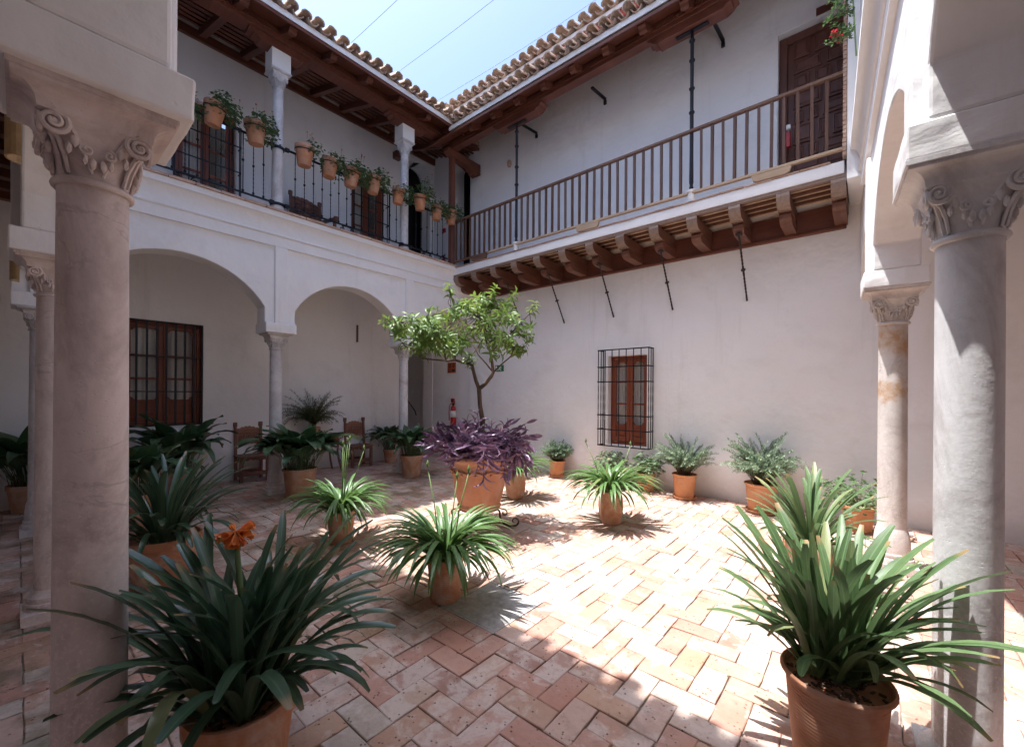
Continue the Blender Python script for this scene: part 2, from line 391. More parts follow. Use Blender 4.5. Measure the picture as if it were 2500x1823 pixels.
def infr(x, y):
    r = x * math.cos(R(40.3)) + y * math.sin(R(40.3)); F = -x * math.sin(R(40.3)) + y * math.cos(R(40.3))
    if F < .9: return 9e9
    u = r / F; dn = 1.6 / F
    if abs(u) > 1.27 or dn > .90: return 1e6 + F
    return F
use = []
for x, y, v in cells:
    if SLAB[0] + .03 < x < SLAB[1] - .03 and SLAB[2] + .03 < y < SLAB[3] - .03: continue
    if y > 7.1 or x < -10.4 or x > 2.4 or y < -1.7: continue
    use.append((infr(x, y), x, y, v))
use.sort()
floor = thing('patio_floor', 'herringbone brick floor of the patio in worn red and buff bricks', 'floor'); floor['kind'] = 'structure'
for k, (F, x, y, v) in enumerate(use[:300]):
    inst('brick', protos[rb.randrange(14)], floor, Matrix.Translation((x, y, 0)) @ Matrix.Rotation(PI / 2 * v + PI * rb.randrange(2), 4, 'Z'))
bm = B(); lay = bm.faces.layers.float.new('tone')
for F, x, y, v in use[300:]:
    vv = brick_geo(bm, L_ if not v else W_, W_ if not v else L_, lay, .0045, rb)
    for q in vv: q.co.x += x; q.co.y += y
obj('brick_paving', bm, BRICK, floor, kind='stuff')
bm = B(); box(bm, SLAB[0] + .012, SLAB[1] - .012, SLAB[2] + .012, SLAB[3] - .012, -.05, .003)
sl = thing('access_cover', 'grey cement access cover set flush in the brick floor', 'cover'); obj('slab', bm, SLABM, sl, bev=.004)
bm = B()
for a in ((SLAB[0] - .01, SLAB[1] + .01, SLAB[2] - .01, SLAB[2] + .009), (SLAB[0] - .01, SLAB[1] + .01, SLAB[3] - .009, SLAB[3] + .01), (SLAB[0] - .01, SLAB[0] + .009, SLAB[2] + .009, SLAB[3] - .009), (SLAB[1] - .009, SLAB[1] + .01, SLAB[2] + .009, SLAB[3] - .009)): box(bm, *a, -.05, .0045)
obj('frame', bm, SLABM, sl, bev=.003)

# ================================================================ ARCADES
def arc_pts(c, hs, zs, rise, n=18):
    """segmental arch intrados from right to left: centre u, half span, springing z, rise"""
    rr = (hs * hs + rise * rise) / (2 * rise); zc = zs + rise - rr; a = math.asin(hs / rr)
    return [(c + rr * math.sin(t), zc + rr * math.cos(t)) for t in [a - 2 * a * i / n for i in range(n + 1)]]
def arcade(name, label, M, cols, u0, u1, zi, ztop, ends, strips=True, zband=3.84):
    """M maps (u along, v towards the patio, z). cols: u of the columns. Arches between neighbours and to the ends listed."""
    root = thing(name, label, 'arcade wall'); root.matrix_world = M
    hw, sp = .2225, .23                     # stilt half width, springing above impost top
    zt = zi + .15; zs = zt + sp
    sup = sorted(cols)
    pts = [(u0, ztop)]
    def pier(a, b): return [(a, zt), (b, zt)]
    # outline along the bottom from u0 to u1
    out = []
    segs = []
    left = u0
    if ends[0] is None: segs.append(('wall', u0))
    xs = ([] if ends[0] is None else [('e', ends[0])]) + [('c', c) for c in sup] + ([] if ends[1] is None else [('e', ends[1])])
    bot = []
    for i, (t, c) in enumerate(xs):
        a = c - hw if t == 'c' else c; b = c + hw if t == 'c' else c
        if i == 0:
            if t == 'c': bot += [(u0, zt) if u0 < a - .01 else (a, zt)]
            if t == 'c' and u0 < a - .01: bot += []
            if t == 'e': bot += [(u0, zs)] if u0 < a - .01 else []
        if i > 0:
            pt, pc = xs[i - 1]; pa = pc + hw if pt == 'c' else pc
            hs = (a - pa) / 2; rise = .57 if hs > .9 else .47
            ar = arc_pts((a + pa) / 2, hs, zs, rise)[::-1]
            if pt == 'c': bot.append((pa, zt))
            bot += ar
            if t == 'c': bot.append((a, zt))
        if i == len(xs) - 1:
            if t == 'c': bot += [(b, zt)]
    if xs[-1][0] == 'c' and u1 > xs[-1][1] + hw + .01: bot[-1] = (u1, zt)
    if xs[-1][0] == 'e' and u1 > xs[-1][1] + .01: bot += [(u1, zs)]
    poly = [(u0, ztop)] + bot + [(u1, ztop)]
    bm = B()
    t = .16
    A = [bm.verts.new((p[0], t, p[1])) for p in poly]; Z = [bm.verts.new((p[0], -t, p[1])) for p in poly]
    f1 = bm.faces.new(A); f2 = bm.faces.new(Z[::-1]); n = len(poly)
    for i in range(n): bm.faces.new((A[i], Z[i], Z[(i + 1) % n], A[(i + 1) % n]))
    pass
    obj('wall', bm, PLASTER, root, bev=.014)
    for c in sup:
        bm = B(); box(bm, c - .225, c + .225, -.215, .225, zi, zt)
        bmesh.ops.subdivide_edges(bm, edges=bm.edges[:], cuts=7, use_grid_fill=True)
        for v in bm.verts: v.co += noise.noise_vector(v.co * 9 + V((c * 7, 0, 0))) * .0045
        obj('impost', bm, PLASTER, root, bev=.009)
        if strips:
            bm = B(); box(bm, c - .09, c + .09, .15, .20, zt + .002, zband); obj('pilaster', bm, PLASTER, root, bev=.01)
    return root
def cornice(root, u0, u1, zb, ztop, v0, name='cornice'):
    """moulded band: flat band, torus, cavetto and fillet, as one moulded length"""
    h = ztop - zb
    prof = [(v0 - .06, zb), (v0 + .04, zb), (v0 + .04, zb + .15), (v0 + .055, zb + .155), (v0 + .064, zb + .17), (v0 + .055, zb + .19), (v0 + .045, zb + .195), (v0 + .045, zb + .255)]
    for i in range(7):
        a = i / 6 * PI / 2; prof.append((v0 + .045 + .075 * (1 - math.cos(a)), zb + .255 + (h - .335) * math.sin(a)))
    prof += [(v0 + .135, ztop - .08), (v0 + .135, ztop), (v0 - .06, ztop)]
    bm = B(); prism(bm, prof, 'x', u0, u1)
    return obj(name, bm, PLASTER2, root, smooth=35)
MW = Matrix(((0, 1, 0, -7.16), (1, 0, 0, 0), (0, 0, 1, 0), (0, 0, 0, 1)))     # u = +Y, v = +X
west = arcade('west_arcade', 'white two storey arcade wall with brick topped cornice, on the left behind the potted plants', MW, [.17, 2.65, 5.05], -.06, 7.0, 2.51, 4.3, (None, 6.98))
cornice(west, .38, 7.0, 3.84, 4.345, .16)
bm = B(); box(bm, -.06, 7.0, -.3, .1, 4.3, 4.345); obj('gallery_kerb', bm, PLASTER, west)
cope = []
rc = random.Random(5)
for i in range(3):
    bm = B(); box(bm, -.14, .14, -.0, .34, 0, .034)
    for v in bm.verts: v.co += V((rc.uniform(-.004, .004), rc.uniform(-.006, .006), rc.uniform(-.004, .004)))
    cope.append(mesh(bm, 'coping_brick', COPE))
for k in range(23): inst('coping_brick', cope[k % 3], west, Matrix.Translation((.52 + k * .288, -.02 + rc.uniform(-.004, .004), 4.347)))
bm = B(); box(bm, -1.7, 7.06, -1.56, -.162, 4.2, 4.34); obj('gallery_floor', bm, PLASTER, west)

MS = Matrix(((1, 0, 0, 0), (0, 1, 0, .17), (0, 0, 1, 0), (0, 0, 0, 1)))       # u = +X, v = +Y
south = arcade('south_arcade', 'shaded near arcade wall cut by the left picture edge, carried by the large left column', MS, [-4.47, -2.0, .45], -6.98, .56, 2.525, 7.05, (-6.935, None))
cornice(south, -6.78, .3, 3.84, 4.345, .16)
ang = math.atan(.0583)
ME = Matrix.Translation((.33, 2.65, 0)) @ Matrix.Rotation(PI / 2 + ang, 4, 'Z') @ Matrix.Diagonal((1, 1, 1, 1))
# u = along (+Y, slightly -X); v = -X side towards the patio
east = arcade('east_arcade', 'sunlit white arcade wall seen edge on at right, carried by two marble columns', ME, [-2.5, 0, 2.63], -2.7, 4.36, 2.585, 7.05, (None, 4.33))
cornice(east, -2.2, 3.46, 3.95, 4.455, .16)
bm = B(); box(bm, 3.28, 3.52, .15, .215, 4.84, 7.04); obj('upper_pilaster', bm, PLASTER, east, bev=.01)
bm = B(); box(bm, 2.54, 2.72, .15, .2, 4.46, 7.04); obj('upper_pilaster', bm, PLASTER, east, bev=.01)

# ---------------------------------------------------------------- plain walls
def wall_openings(x0, x1, z0, z1, ops):
    """rectangles of a wall (along x) left over round openings (a,b,c,d = x0,x1,z0,z1), as a list of rectangles"""
    xs = sorted({x0, x1, *[o[0] for o in ops], *[o[1] for o in ops]}); zs = sorted({z0, z1, *[o[2] for o in ops], *[o[3] for o in ops]})
    for a, b in zip(xs, xs[1:]):
        for c, d in zip(zs, zs[1:]):
            if not any(o[0] - 1e-6 <= a and b <= o[1] + 1e-6 and o[2] - 1e-6 <= c and d <= o[3] + 1e-6 for o in ops): yield a, b, c, d
def wall_mesh(name, parent, axis, p0, p1, u0, u1, z0, z1, ops, m=PLASTER, kind=None):
    """solid wall with rectangular openings: one welded mesh, thickness p0..p1 along axis"""
    bm = B()
    for a, b, c, d in wall_openings(u0, u1, z0, z1, ops):
        if axis == 'y': box(bm, a, b, p0, p1, c, d)
        else: box(bm, p0, p1, a, b, c, d)
    bmesh.ops.remove_doubles(bm, verts=bm.verts, dist=1e-5)
    # drop the inner faces where two blocks meet
    seen = {}
    for f in bm.faces: seen.setdefault(tuple(round(x, 4) for x in f.calc_center_median()), []).append(f)
    bmesh.ops.delete(bm, geom=[f for fs in seen.values() if len(fs) > 1 for f in fs], context='FACES')
    bmesh.ops.dissolve_limit(bm, angle_limit=.01, verts=bm.verts, edges=bm.edges)
    bmesh.ops.triangulate(bm, faces=[f for f in bm.faces if len(f.verts) > 4])
    return obj(name, bm, m, parent, bev=.008)
north = thing('north_wall', 'tall white courtyard wall with a grilled window below the wooden balcony', 'wall')
OPW = (-3.63, -2.90, .68, 2.285); OPD = (-1.0, -.05, 4.30, 6.72)
wall_mesh('wall', north, 'y', 7.0, 7.4, -7.26, 3.0, -.1, 7.66, [OPW, OPD])
gback = thing('gallery_back_wall', 'white back wall of the left gallery with a barred wooden window', 'wall')
GW = (1.03, 2.06, 1.035, 2.725); GD1 = (1.66, 2.54, 4.34, 6.55); GD2 = (4.76, 5.59, 4.34, 6.45)
GR = (6.12, 7.04, -.01, 2.95); GA = (6.26, 6.93, 4.34, 7.42)
wall_mesh('wall', gback, 'x', -9.1, -8.72, -1.75, 7.5, -.1, 8.1, [GW, GD1, GD2, GR, GA])
# rounded heads of the two arched openings: spandrels
def spandrel(parent, a, b, ztop, p0, p1, rise, axis='x'):
    bm = B(); hs = (b - a) / 2; c = (a + b) / 2
    ar = [(c - hs * math.cos(t), ztop - rise + rise * math.sin(t) - .002) for t in [PI * i / 16 for i in range(17)]]
    pl = ar[:9] + [(c, ztop + .001), (a, ztop + .001)]; pr = ar[8:] + [(b, ztop + .001), (c, ztop + .001)]
    for p in (pl, pr): prism(bm, p, axis, p0, p1)
    obj('arch_head', bm, PLASTER, parent)
spandrel(gback, GR[0], GR[1], GR[3], -9.1, -8.724, .42); spandrel(gback, GA[0], GA[1], GA[3], -9.1, -8.724, .34)
gend = thing('gallery_end_wall', 'white end wall of the left gallery behind the orange tree, with fire signs', 'wall')
GE = (-7.93, -7.36, 4.34, 7.45)
wall_mesh('wall', gend, 'y', 7.06, 7.4, -8.718, -7.262, -.1, 8.1, [GE])
spandrel(gend, GE[0], GE[1], GE[3], 7.064, 7.4, .3, 'y')
# rooms behind the openings
room = thing('stair_hall', 'dim plastered stair recess opening off the left gallery', 'room')
bm = B(); box(bm, -11.2, -11.0, 5.3, 7.6, -.1, 4.2); box(bm, -11.0, -9.1, 7.3, 7.5, -.1, 4.2); box(bm, -11.0, -9.1, 5.3, 5.5, -.1, 4.2); box(bm, -11.2, -9.1, 5.3, 7.5, 4.2, 4.3)
obj('wall', bm, PLASTER, room)
bm = B()
for i in range(7): box(bm, -9.4 - (i + 1) * .27, -9.4 - i * .27, 5.52, 7.28, -.05, (i + 1) * .17)
obj('stair', bm, BRICK, room)
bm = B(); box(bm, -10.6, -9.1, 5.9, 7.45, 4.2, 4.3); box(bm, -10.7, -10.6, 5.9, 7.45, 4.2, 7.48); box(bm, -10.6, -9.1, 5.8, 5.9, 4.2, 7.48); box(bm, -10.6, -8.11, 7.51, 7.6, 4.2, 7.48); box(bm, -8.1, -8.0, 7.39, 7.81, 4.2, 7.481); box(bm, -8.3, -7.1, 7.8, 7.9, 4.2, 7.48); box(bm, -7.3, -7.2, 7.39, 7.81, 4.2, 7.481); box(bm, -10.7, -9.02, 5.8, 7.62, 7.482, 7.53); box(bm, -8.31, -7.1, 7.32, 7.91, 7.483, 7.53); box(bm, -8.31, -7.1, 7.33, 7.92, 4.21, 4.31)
obj('upper_room', bm, DARK, room)  # upper room surfaces coloured near black to stand for their shade
# outer walls behind the camera and ceilings of the galleries
outer = thing('outer_gallery_wall', 'white outer walls of the near galleries', 'wall')
bm = B(); box(bm, -9.1, 2.6, -2.0, -1.75, -.1, 8); box(bm, 2.3, 2.6, -1.75, 7.0, -.1, 8); obj('wall', bm, PLASTER, outer)
def ceiling(name, label, x0, x1, y0, y1, z, along, step=.42, t=.12):
    r = thing(name, label, 'ceiling')
    bm = B(); box(bm, x0, x1, y0, y1, z + .13, z + .2); obj('boards', bm, WOOD, r)
    bm = B(); a, b = (x0, x1) if along == 'y' else (y0, y1); p = a + .2
    me = None
    while p < b:
        if me is None:
            bmm = B(); L = (y1 - y0) if along == 'y' else (x1 - x0)
            box(bmm, -t / 2, t / 2, 0, L, 0, .13) if along == 'y' else box(bmm, 0, L, -t / 2, t / 2, 0, .13)
            me = mesh(bmm, 'beam', WOOD)
        inst('beam', me, r, Matrix.Translation((p, y0, z) if along == 'y' else (x0, p, z))); p += step
    bm.free(); return r
ceiling('south_gallery_ceiling', 'dark beamed ceiling of the near gallery at top left', -8.7, .4, -1.74, -.0, 4.05, 'y')
ceiling('east_gallery_ceiling', 'dark beamed ceiling of the right gallery', .55, 2.29, -.0, 6.98, 4.05, 'x')
bm = B(); box(bm, -8.7, -7.34, .02, 7.05, 4.1, 4.19); o = obj('west_gallery_ceiling', bm, PLASTER); tag(o, 'plain white ceiling inside the left lower gallery', 'ceiling')
bm = B(); prism(bm, [(6.14, 7.10), (7.0, 7.60), (7.0, 7.64), (6.14, 7.14)], 'x', -7.2, .2); o = obj('balcony_ceiling', bm, WOODX); tag(o, 'dark timber boards over the balcony walkway', 'ceiling')
ug = thing('upper_gallery_ceiling', 'dark sloping timber ceiling over the upper left gallery', 'ceiling')
bm = B(); pr = [(-6.99, 7.29), (-6.99, 7.35), (-8.74, 7.87), (-8.74, 7.81)]; prism(bm, pr, 'y', -.3, 7.05); obj('boards', bm, WOODX, ug)
bmm = B(); bar(bmm, (-7.06, 0, 7.19), (-8.71, 0, 7.69), .10, .13); me = mesh(bmm, 'rafter', WOODX)
for k in range(11): inst('rafter', me, ug, Matrix.Translation((0, .15 + k * .62, 0)))
bmm = B(); bar(bmm, (0, 0, 0), (0, 7.3, 0), .05, .022); me = mesh(bmm, 'batten', WOOD)
for k in range(9): inst('batten', me, ug, Matrix.Translation((-7.2 - k * .17, -.25, 7.295 + k * .0515)))
bm = B(); bar(bm, (-8.69, -.3, 7.62), (-8.69, 7.05, 7.62), .06, .15); obj('wall_plate', bm, WOOD, ug)

# ================================================================ COLUMNS
def spiral(c, r0, turns, ux, uz, n=26, start=0, sgn=1, off=0):
    c = V(c); ux = V(ux); uz = V(uz); nrm = ux.cross(uz)
    return [c + (ux * sgn * math.cos(start + t * turns * 2 * PI) + uz * math.sin(start + t * turns * 2 * PI)) * r0 * (1 - .82 * t) + nrm * (off + .012 * t) for t in [i / n for i in range(n + 1)]]
def capital_mesh(mat):
    bm = B()
    lathe(bm, [(.089, -.02), (.0895, -.012)] + [(.092 + .011 * math.sin(a), -.002 - .011 * math.cos(a)) for a in [PI * i / 6 for i in range(7)]] + [(.088, .012)], 28)
    # bell: circle growing into a rounded square
    rings = []; n = 40
    for k in range(10):
        t = k / 9; z = .01 + t * .155; r = .086 + .016 * t + .030 * t ** 2.4; e = 2 + 3.4 * t ** 1.6
        rr = []
        for i in range(n):
            a = 2 * PI * i / n; q = (abs(math.cos(a)) ** e + abs(math.sin(a)) ** e) ** (-1 / e)
            rr.append(bm.verts.new((r * q * math.cos(a), r * q * math.sin(a), z)))
        rings.append(rr)
    for a, b in zip(rings, rings[1:]):
        for i in range(n): bm.faces.new((a[i], a[(i + 1) % n], b[(i + 1) % n], b[i]))
    bm.faces.new(rings[-1])
    for f in range(4):
        a = f * PI / 2; nx = V((math.cos(a), math.sin(a), 0)); ux = V((-math.sin(a), math.cos(a), 0)); uz = V((0, 0, 1))
        for s in (-1, 1):
            c = nx * .122 + ux * s * .098 + uz * .136
            sp = spiral(c, .036, 1.9, ux, uz, 30, PI * .5, s)
            tube(bm, sp, [.0085 - .004 * i / 30 for i in range(31)], 6)
            blob(bm, c + nx * .004, (.012, .012, .012))
            # stem that rises from the middle foot to the volute
            st = [nx * .094 + ux * s * .012 + uz * .022, nx * .101 + ux * s * .03 + uz * .075, nx * .109 + ux * s * .052 + uz * .125, nx * .122 + ux * s * .075 + uz * .160, nx * .127 + ux * s * .098 + uz * .170]
            tube(bm, st, [.005, .006, .007, .008, .0105], 6)
            # inner small scroll and leaf lobes
            c2 = nx * .106 + ux * s * .026 + uz * .088
            tube(bm, spiral(c2, .017, 1.5, ux, uz, 18, PI * .5, -s), [.006 - .003 * i / 18 for i in range(19)], 5)
            for (du, dz, ra, rb_) in ((.052, .105, .011, .022), (.066, .080, .009, .02), (.012, .052, .010, .02), (.03, .06, .009, .018)):
                blob(bm, nx * (.098 + .10 * dz) + ux * s * du + uz * dz, (abs(nx.x) * .010 + abs(ux.x) * ra, abs(nx.y) * .010 + abs(ux.y) * ra, rb_))
            # acanthus ribs on the corner
            cd = (nx + ux * s).normalized()
            for k in range(2):
                tube(bm, [cd * .090 + ux * s * k * .012 + uz * .015, cd * .103 + ux * s * k * .012 + uz * .06, cd * .124 + ux * s * k * .01 + uz * .10, cd * .150 + uz * .118], [.005, .006, .007, .005], 5)
    return mesh(bm, 'capital', mat, 40)
def abacus_mesh(mat):
    bm = B(); prof = [(.126, .162), (.132, .164), (.134, .176)] + [(.134 + .045 * (1 - math.cos(a)), .176 + .040 * math.sin(a)) for a in [PI / 2 * i / 5 for i in range(1, 6)]] + [(.184, .218), (.184, .228), (.192, .230), (.192, .244)]
    rings = [[bm.verts.new((sx * r, sy * r, z)) for sx, sy in ((-1, -1), (1, -1), (1, 1), (-1, 1))] for r, z in prof]
    for a, b in zip(rings, rings[1:]):
        for i in range(4): bm.faces.new((a[i], a[(i + 1) % 4], b[(i + 1) % 4], b[i]))
    bm.faces.new(rings[0][::-1]); bm.faces.new(rings[-1])
    return mesh(bm, 'abacus', mat, 30)
def base_mesh(mat, tall):
    bm = B(); h = .07
    if tall is None:
        box(bm, -.135, .135, -.135, .135, 0, .03); lathe(bm, [(.13, .03), (.132, .045), (.12, .06), (.102, .075), (.095, .09), (0, .09)], 28); return mesh(bm, 'base', mat, 35)
    box(bm, -.15, .15, -.15, .15, 0, h)
    pr = [(.14, h), (.142, h + .02), (.138, h + .045), (.127, h + .05), (.13, h + .06), (.128, h + .085), (.118, h + .09)]
    pr += [(.117, .24), (.105, .34), (.094, .38)] if tall else [(.112, .17), (.094, .20)]
    lathe(bm, pr + [(.0, pr[-1][1])], 28)
    return mesh(bm, 'base', mat, 35)
caps = {}
def column(label, x, y, r0, r1, zi, mat, zscale, rz=0, tall=True, group='marble columns of the ground floor arcades'):
    if mat not in caps: caps[mat] = (capital_mesh(mat), abacus_mesh(mat), base_mesh(mat, True), base_mesh(mat, False), base_mesh(mat, None))
    cm, am, bt, bs_, bl_ = caps[mat]
    t = thing('marble_column', label, 'column', (x, y, 0), rz, group)
    inst('base', bt if tall else bl_ if tall is None else bs_, t, Matrix.Diagonal((r0 / .093, r0 / .093, 1, 1)))
    bm = B(); z0 = .37 if tall else .08 if tall is None else .19; n = 14
    lathe(bm, [(0, z0)] + [((r0 + (r1 - r0) * (i / n) ** 1.4), z0 + (2.262 - z0) * i / n) for i in range(n + 1)] + [(0, 2.262)], 40)
    obj('shaft', bm, mat, t, smooth=40)
    k = r1 / .088
    M = Matrix.Translation((0, 0, 2.27)) @ Matrix.Diagonal((k, k, zscale, 1))
    inst('capital', cm, t, M); inst('abacus', am, t, M)
    return t
column('large pinkish marble column in the left foreground with scrolled capital', -2.0, .165, .094, .088, 2.525, MARBLE, 1.04, tall=False)
column('slim marble column right behind the large left foreground column', -4.47, .17, .094, .088, 2.525, MARBLE, 1.04, tall=False)
column('farthest marble column at the left edge of the picture, at the corner of the arcades', -7.1, .17, .094, .086, 2.51, MARBLE_W, 1.0)
column('grey marble column beside the large aspidistra pot and carved chair, between the two left arches', -7.16, 2.65, .092, .086, 2.51, MARBLE_W, 1.0)
column('grey marble column at the back, right of the second arch and left of the orange tree', -7.16, 5.05, .092, .086, 2.51, MARBLE_W, 1.0)
column('large sunlit grey marble column in the right foreground', .33, 2.65, .106, .104, 2.585, MARBLE_W, 1.29, ang, None)
column('orange stained marble column behind the right foreground column', .177, 5.28, .106, .103, 2.585, MARBLE_S, 1.29, ang)
column('marble column at the near corner beside the camera', .46, .17, .1, .095, 2.525, MARBLE_W, 1.04)

def upper_column(y, label):
    t = thing('upper_column', label, 'column', (-7.15, y, 4.385), 0, 'slim columns of the upper gallery')
    bm = B(); box(bm, -.14, .14, -.14, .14, 0, .045); lathe(bm, [(.115, .045), (.118, .07), (.108, .09), (.10, .1), (.098, .13), (.086, .16), (0, .16)], 24); obj('base', bm, MARBLE_S, t, smooth=35)
    bm = B(); n = 10
    lathe(bm, [(0, .15)] + [(.083 - .009 * (i / n), .15 + 1.84 * i / n) for i in range(n + 1)] + [(0, 1.99)], 28); obj('shaft', bm, MARBLE_W, t, smooth=40)
    cm, am = caps[MARBLE_W][:2]; M = Matrix.Translation((0, 0, 2.0)) @ Matrix.Diagonal((.84, .84, .98, 1))
    inst('capital', cm, t, M); inst('abacus', am, t, Matrix.Translation((0, 0, 2.0)) @ Matrix.Diagonal((.78, .78, .98, 1)))
    bm = B(); box(bm, -.14, .14, -.14, .14, 2.24, 2.645); obj('impost', bm, PLASTER2, t, bev=.006)
upper_column(2.65, 'left upper gallery column, white, with an iron rail ring round its shaft')
upper_column(5.03, 'right upper gallery column, nearer the wooden corner post')
upper_column(.2, 'upper gallery column hidden behind the left foreground arch')

# ================================================================ ROOFS
def tile_meshes():
    out = []
    rt = random.Random(8)
    for kind in ('cover', 'pan', 'cover', 'pan'):
        bm = B(); n = 8; L = .42
        def shell(r, w):
            rows = []
            for y, k in ((0, 1), (L * .5, .93), (L, .84)):
                rows.append([(r * k * math.cos(PI * i / n), y, (r * k * math.sin(PI * i / n)) * (1 if kind == 'cover' else -.75)) for i in range(n + 1)])
            return rows
        a = shell(.082, 0); b = shell(.066, 0)
        va = [[bm.verts.new(p) for p in r] for r in a]; vb = [[bm.verts.new(p) for p in r] for r in b]
        for rows in (va, vb):
            for p, q in zip(rows, rows[1:]):
                for i in range(n): bm.faces.new((p[i], p[i + 1], q[i + 1], q[i]))
        for i in range(n): bm.faces.new((va[0][i], va[0][i + 1], vb[0][i + 1], vb[0][i]))
        for e in (0, n):
            for j in range(2): bm.faces.new((va[j][e], va[j + 1][e], vb[j + 1][e], vb[j][e]))
        for v in bm.verts: v.co += V((rt.uniform(-.003, .003), rt.uniform(-.006, .006), rt.uniform(-.003, .003)))
        out.append(mesh(bm, 'roof_tile', TILE, 50))
    return out
TM = tile_meshes(); rt = random.Random(3)
def eave(name, label, M, count, courses, pitch, group=None, joined=False, plugs=True, deep=.60, fas=.095):
    """tiles start at local x = 0.. spaced .2, mouth at y=0 facing -y, rising with y. M places it."""
    r = thing(name, label, 'roof', group=group); r.matrix_world = M
    sl = math.tan(R(pitch))
    bm = B(); L = count * .2
    prism(bm, [(.01, -fas), (.01, -.012), (.02, .0), (deep, deep * sl - .01), (deep, deep * sl - .04), (.44, .44 * sl - .03)], 'x', -.12, L + .1); obj('roof_bed', bm, PLASTER2, r)
    if joined: jb = B()
    for k in range(count):
        for cse in range(courses):
            for kk, dx, dz in ((0, 0, .046), (1, .1, .036)):
                Mx = Matrix.Translation((k * .2 + dx + rt.uniform(-.009, .009), cse * .36 - .09 + rt.uniform(-.022, .022) + (.03 if kk else 0), cse * .36 * sl + dz + rt.uniform(-.006, .006))) @ Matrix.Rotation(math.atan(sl) + rt.uniform(-.025, .025), 4, 'X') @ Matrix.Rotation(rt.uniform(-.055, .055), 4, 'Z')
                me = TM[kk + 2 * rt.randrange(2)]
                if joined:
                    o0 = len(jb.verts); jb.from_mesh(me); jb.verts.ensure_lookup_table()
                    for v in jb.verts[o0:]: v.co = Mx @ v.co
                else: inst('roof_tile', me, r, Mx)
    if joined: obj('tile_courses', jb, TILE, r, kind='stuff')
    if plugs:   # lime mortar that fills the mouth of each cover tile
        pb = B()
        lathe(pb, [(0, 0), (.066, 0), (.066, .05), (0, .05)], 10); me = mesh(pb, 'mortar_plug', PLASTER2)
        for k in range(count): inst('mortar_plug', me, r, Matrix.Translation((k * .2, .17, .08)) @ Matrix.Rotation(-PI / 2, 4, 'X'))
    return r
def along(origin, xdir):    # local x along xdir, local y horizontally to the left of it (into the roof)
    xd = V(xdir).normalized(); yd = V((0, 0, 1)).cross(xd)
    return Matrix(((xd.x, yd.x, 0, origin[0]), (xd.y, yd.y, 0, origin[1]), (0, 0, 1, origin[2]), (0, 0, 0, 1)))
# west: mouth faces +X, so local y = -X: local x = +Y
wr = eave('west_roof', 'clay tiled eaves above the dark timber ceiling of the upper left gallery', along((-6.46, .75, 7.14), (0, 1, 0)), 25, 2, 16)
# north: mouth faces -Y, local y=+Y, local x=+X
nr = eave('balcony_roof', 'lower row of clay eave tiles over the wooden balcony', along((-6.42, 5.66, 7.03), (1, 0, 0)), 33, 1, 16)
nr2 = eave('north_roof', 'upper row of clay eave tiles with white cove and red painted band below, behind the balcony roof', along((-6.62, 5.74, 7.395), (1, 0, 0)), 34, 2, 16, deep=2.6, fas=.075)
bm = B(); box(bm, -6.6, .4, 5.83, 5.95, 7.1, 7.33); o = obj('cove', bm, PLASTER2, nr2); o.matrix_parent_inverse = nr2.matrix_basis.inverted()
bm = B(); box(bm, -6.6, .4, 5.79, 5.829, 7.2, 7.318); o = obj('painted_band', bm, REDP, nr2); o.matrix_parent_inverse = nr2.matrix_basis.inverted()
eave('south_roof', 'tiled eaves of the near wing above the camera', along((.6, .84, 7.2), (-1, 0, 0)), 36, 1, 16, joined=True, plugs=False)
eave('east_roof', 'tiled eaves of the right wing', along((-.32, 5.6, 7.2), (.0583, -1, 0)), 27, 1, 16, joined=True, plugs=False)
# roof masses that close the wings
bm = B()
prism(bm, [(-7.0, 7.40), (-9.3, 8.06), (-9.3, 8.2), (-7.0, 7.5)], 'y', -2, 7.6)
prism(bm, [(-2, 8.2), (.35, 7.4), (.35, 7.5), (-2, 8.35)], 'x', -9, 2.6)
o = obj('wing_roof', bm, TILE); tag(o, 'plain clay roof slopes of the wings out of view', 'roof')

# eave timbers
def timbers(name, label, M, L, zb, rafters, plate_y):
    """local x along the eave, y towards the roof; beam, rope moulding, soffit boards, carved rafter ends"""
    r = thing(name, label, 'timber eaves'); r.matrix_world = M
    bm = B(); box(bm, -.1, L, plate_y, plate_y + (.25 if zb > 7 else .16), zb, zb + .19); obj('beam', bm, BOARDW, r, bev=.008)
    bm = B(); box(bm, -.1, L, plate_y - .02, plate_y + .1, zb + .06, zb + .085); obj('fillet', bm, BOARDW, r)
    rb_ = B(); p = [V((x * .02 - .1, plate_y - .012 + .008 * math.cos(x * 2.1), zb + .115 + .008 * math.sin(x * 2.1))) for x in range(int(L / .02))]
    for x in range(int(L / .032)):
        bar(rb_, (x * .032 - .1, plate_y - .012, zb + .098), (x * .032 - .072, plate_y - .012, zb + .13), .022, .014)
    obj('rope_moulding', rb_, BOARDW, r, kind='stuff')
    bm = B(); prism(bm, [(plate_y + .02, zb + .185), (.0, zb + .008), (.0, zb + .018), (plate_y + .02, zb + .20)], 'x', -.2, L); obj('soffit_board', bm, WOODX, r)
    bm = B(); box(bm, -.2, L, -.012, .012, zb - .03, zb + .015); obj('fascia_board', bm, BOARDW, r)
    bm = B(); pr = [(plate_y - .02, zb + .18), (.09, zb + .05), (.09, zb + .01), (.125, zb - .005), (.14, zb - .04), (.185, zb - .05), (.21, zb - .015), (plate_y - .02, zb + .07)]
    prism(bm, [(a, b - zb) for a, b in pr], 'x', -.055, .055); me = mesh(bm, 'rafter_end', WOODX)
    for x in rafters: inst('rafter_end', me, r, Matrix.Translation((x, 0, zb)))
    return r
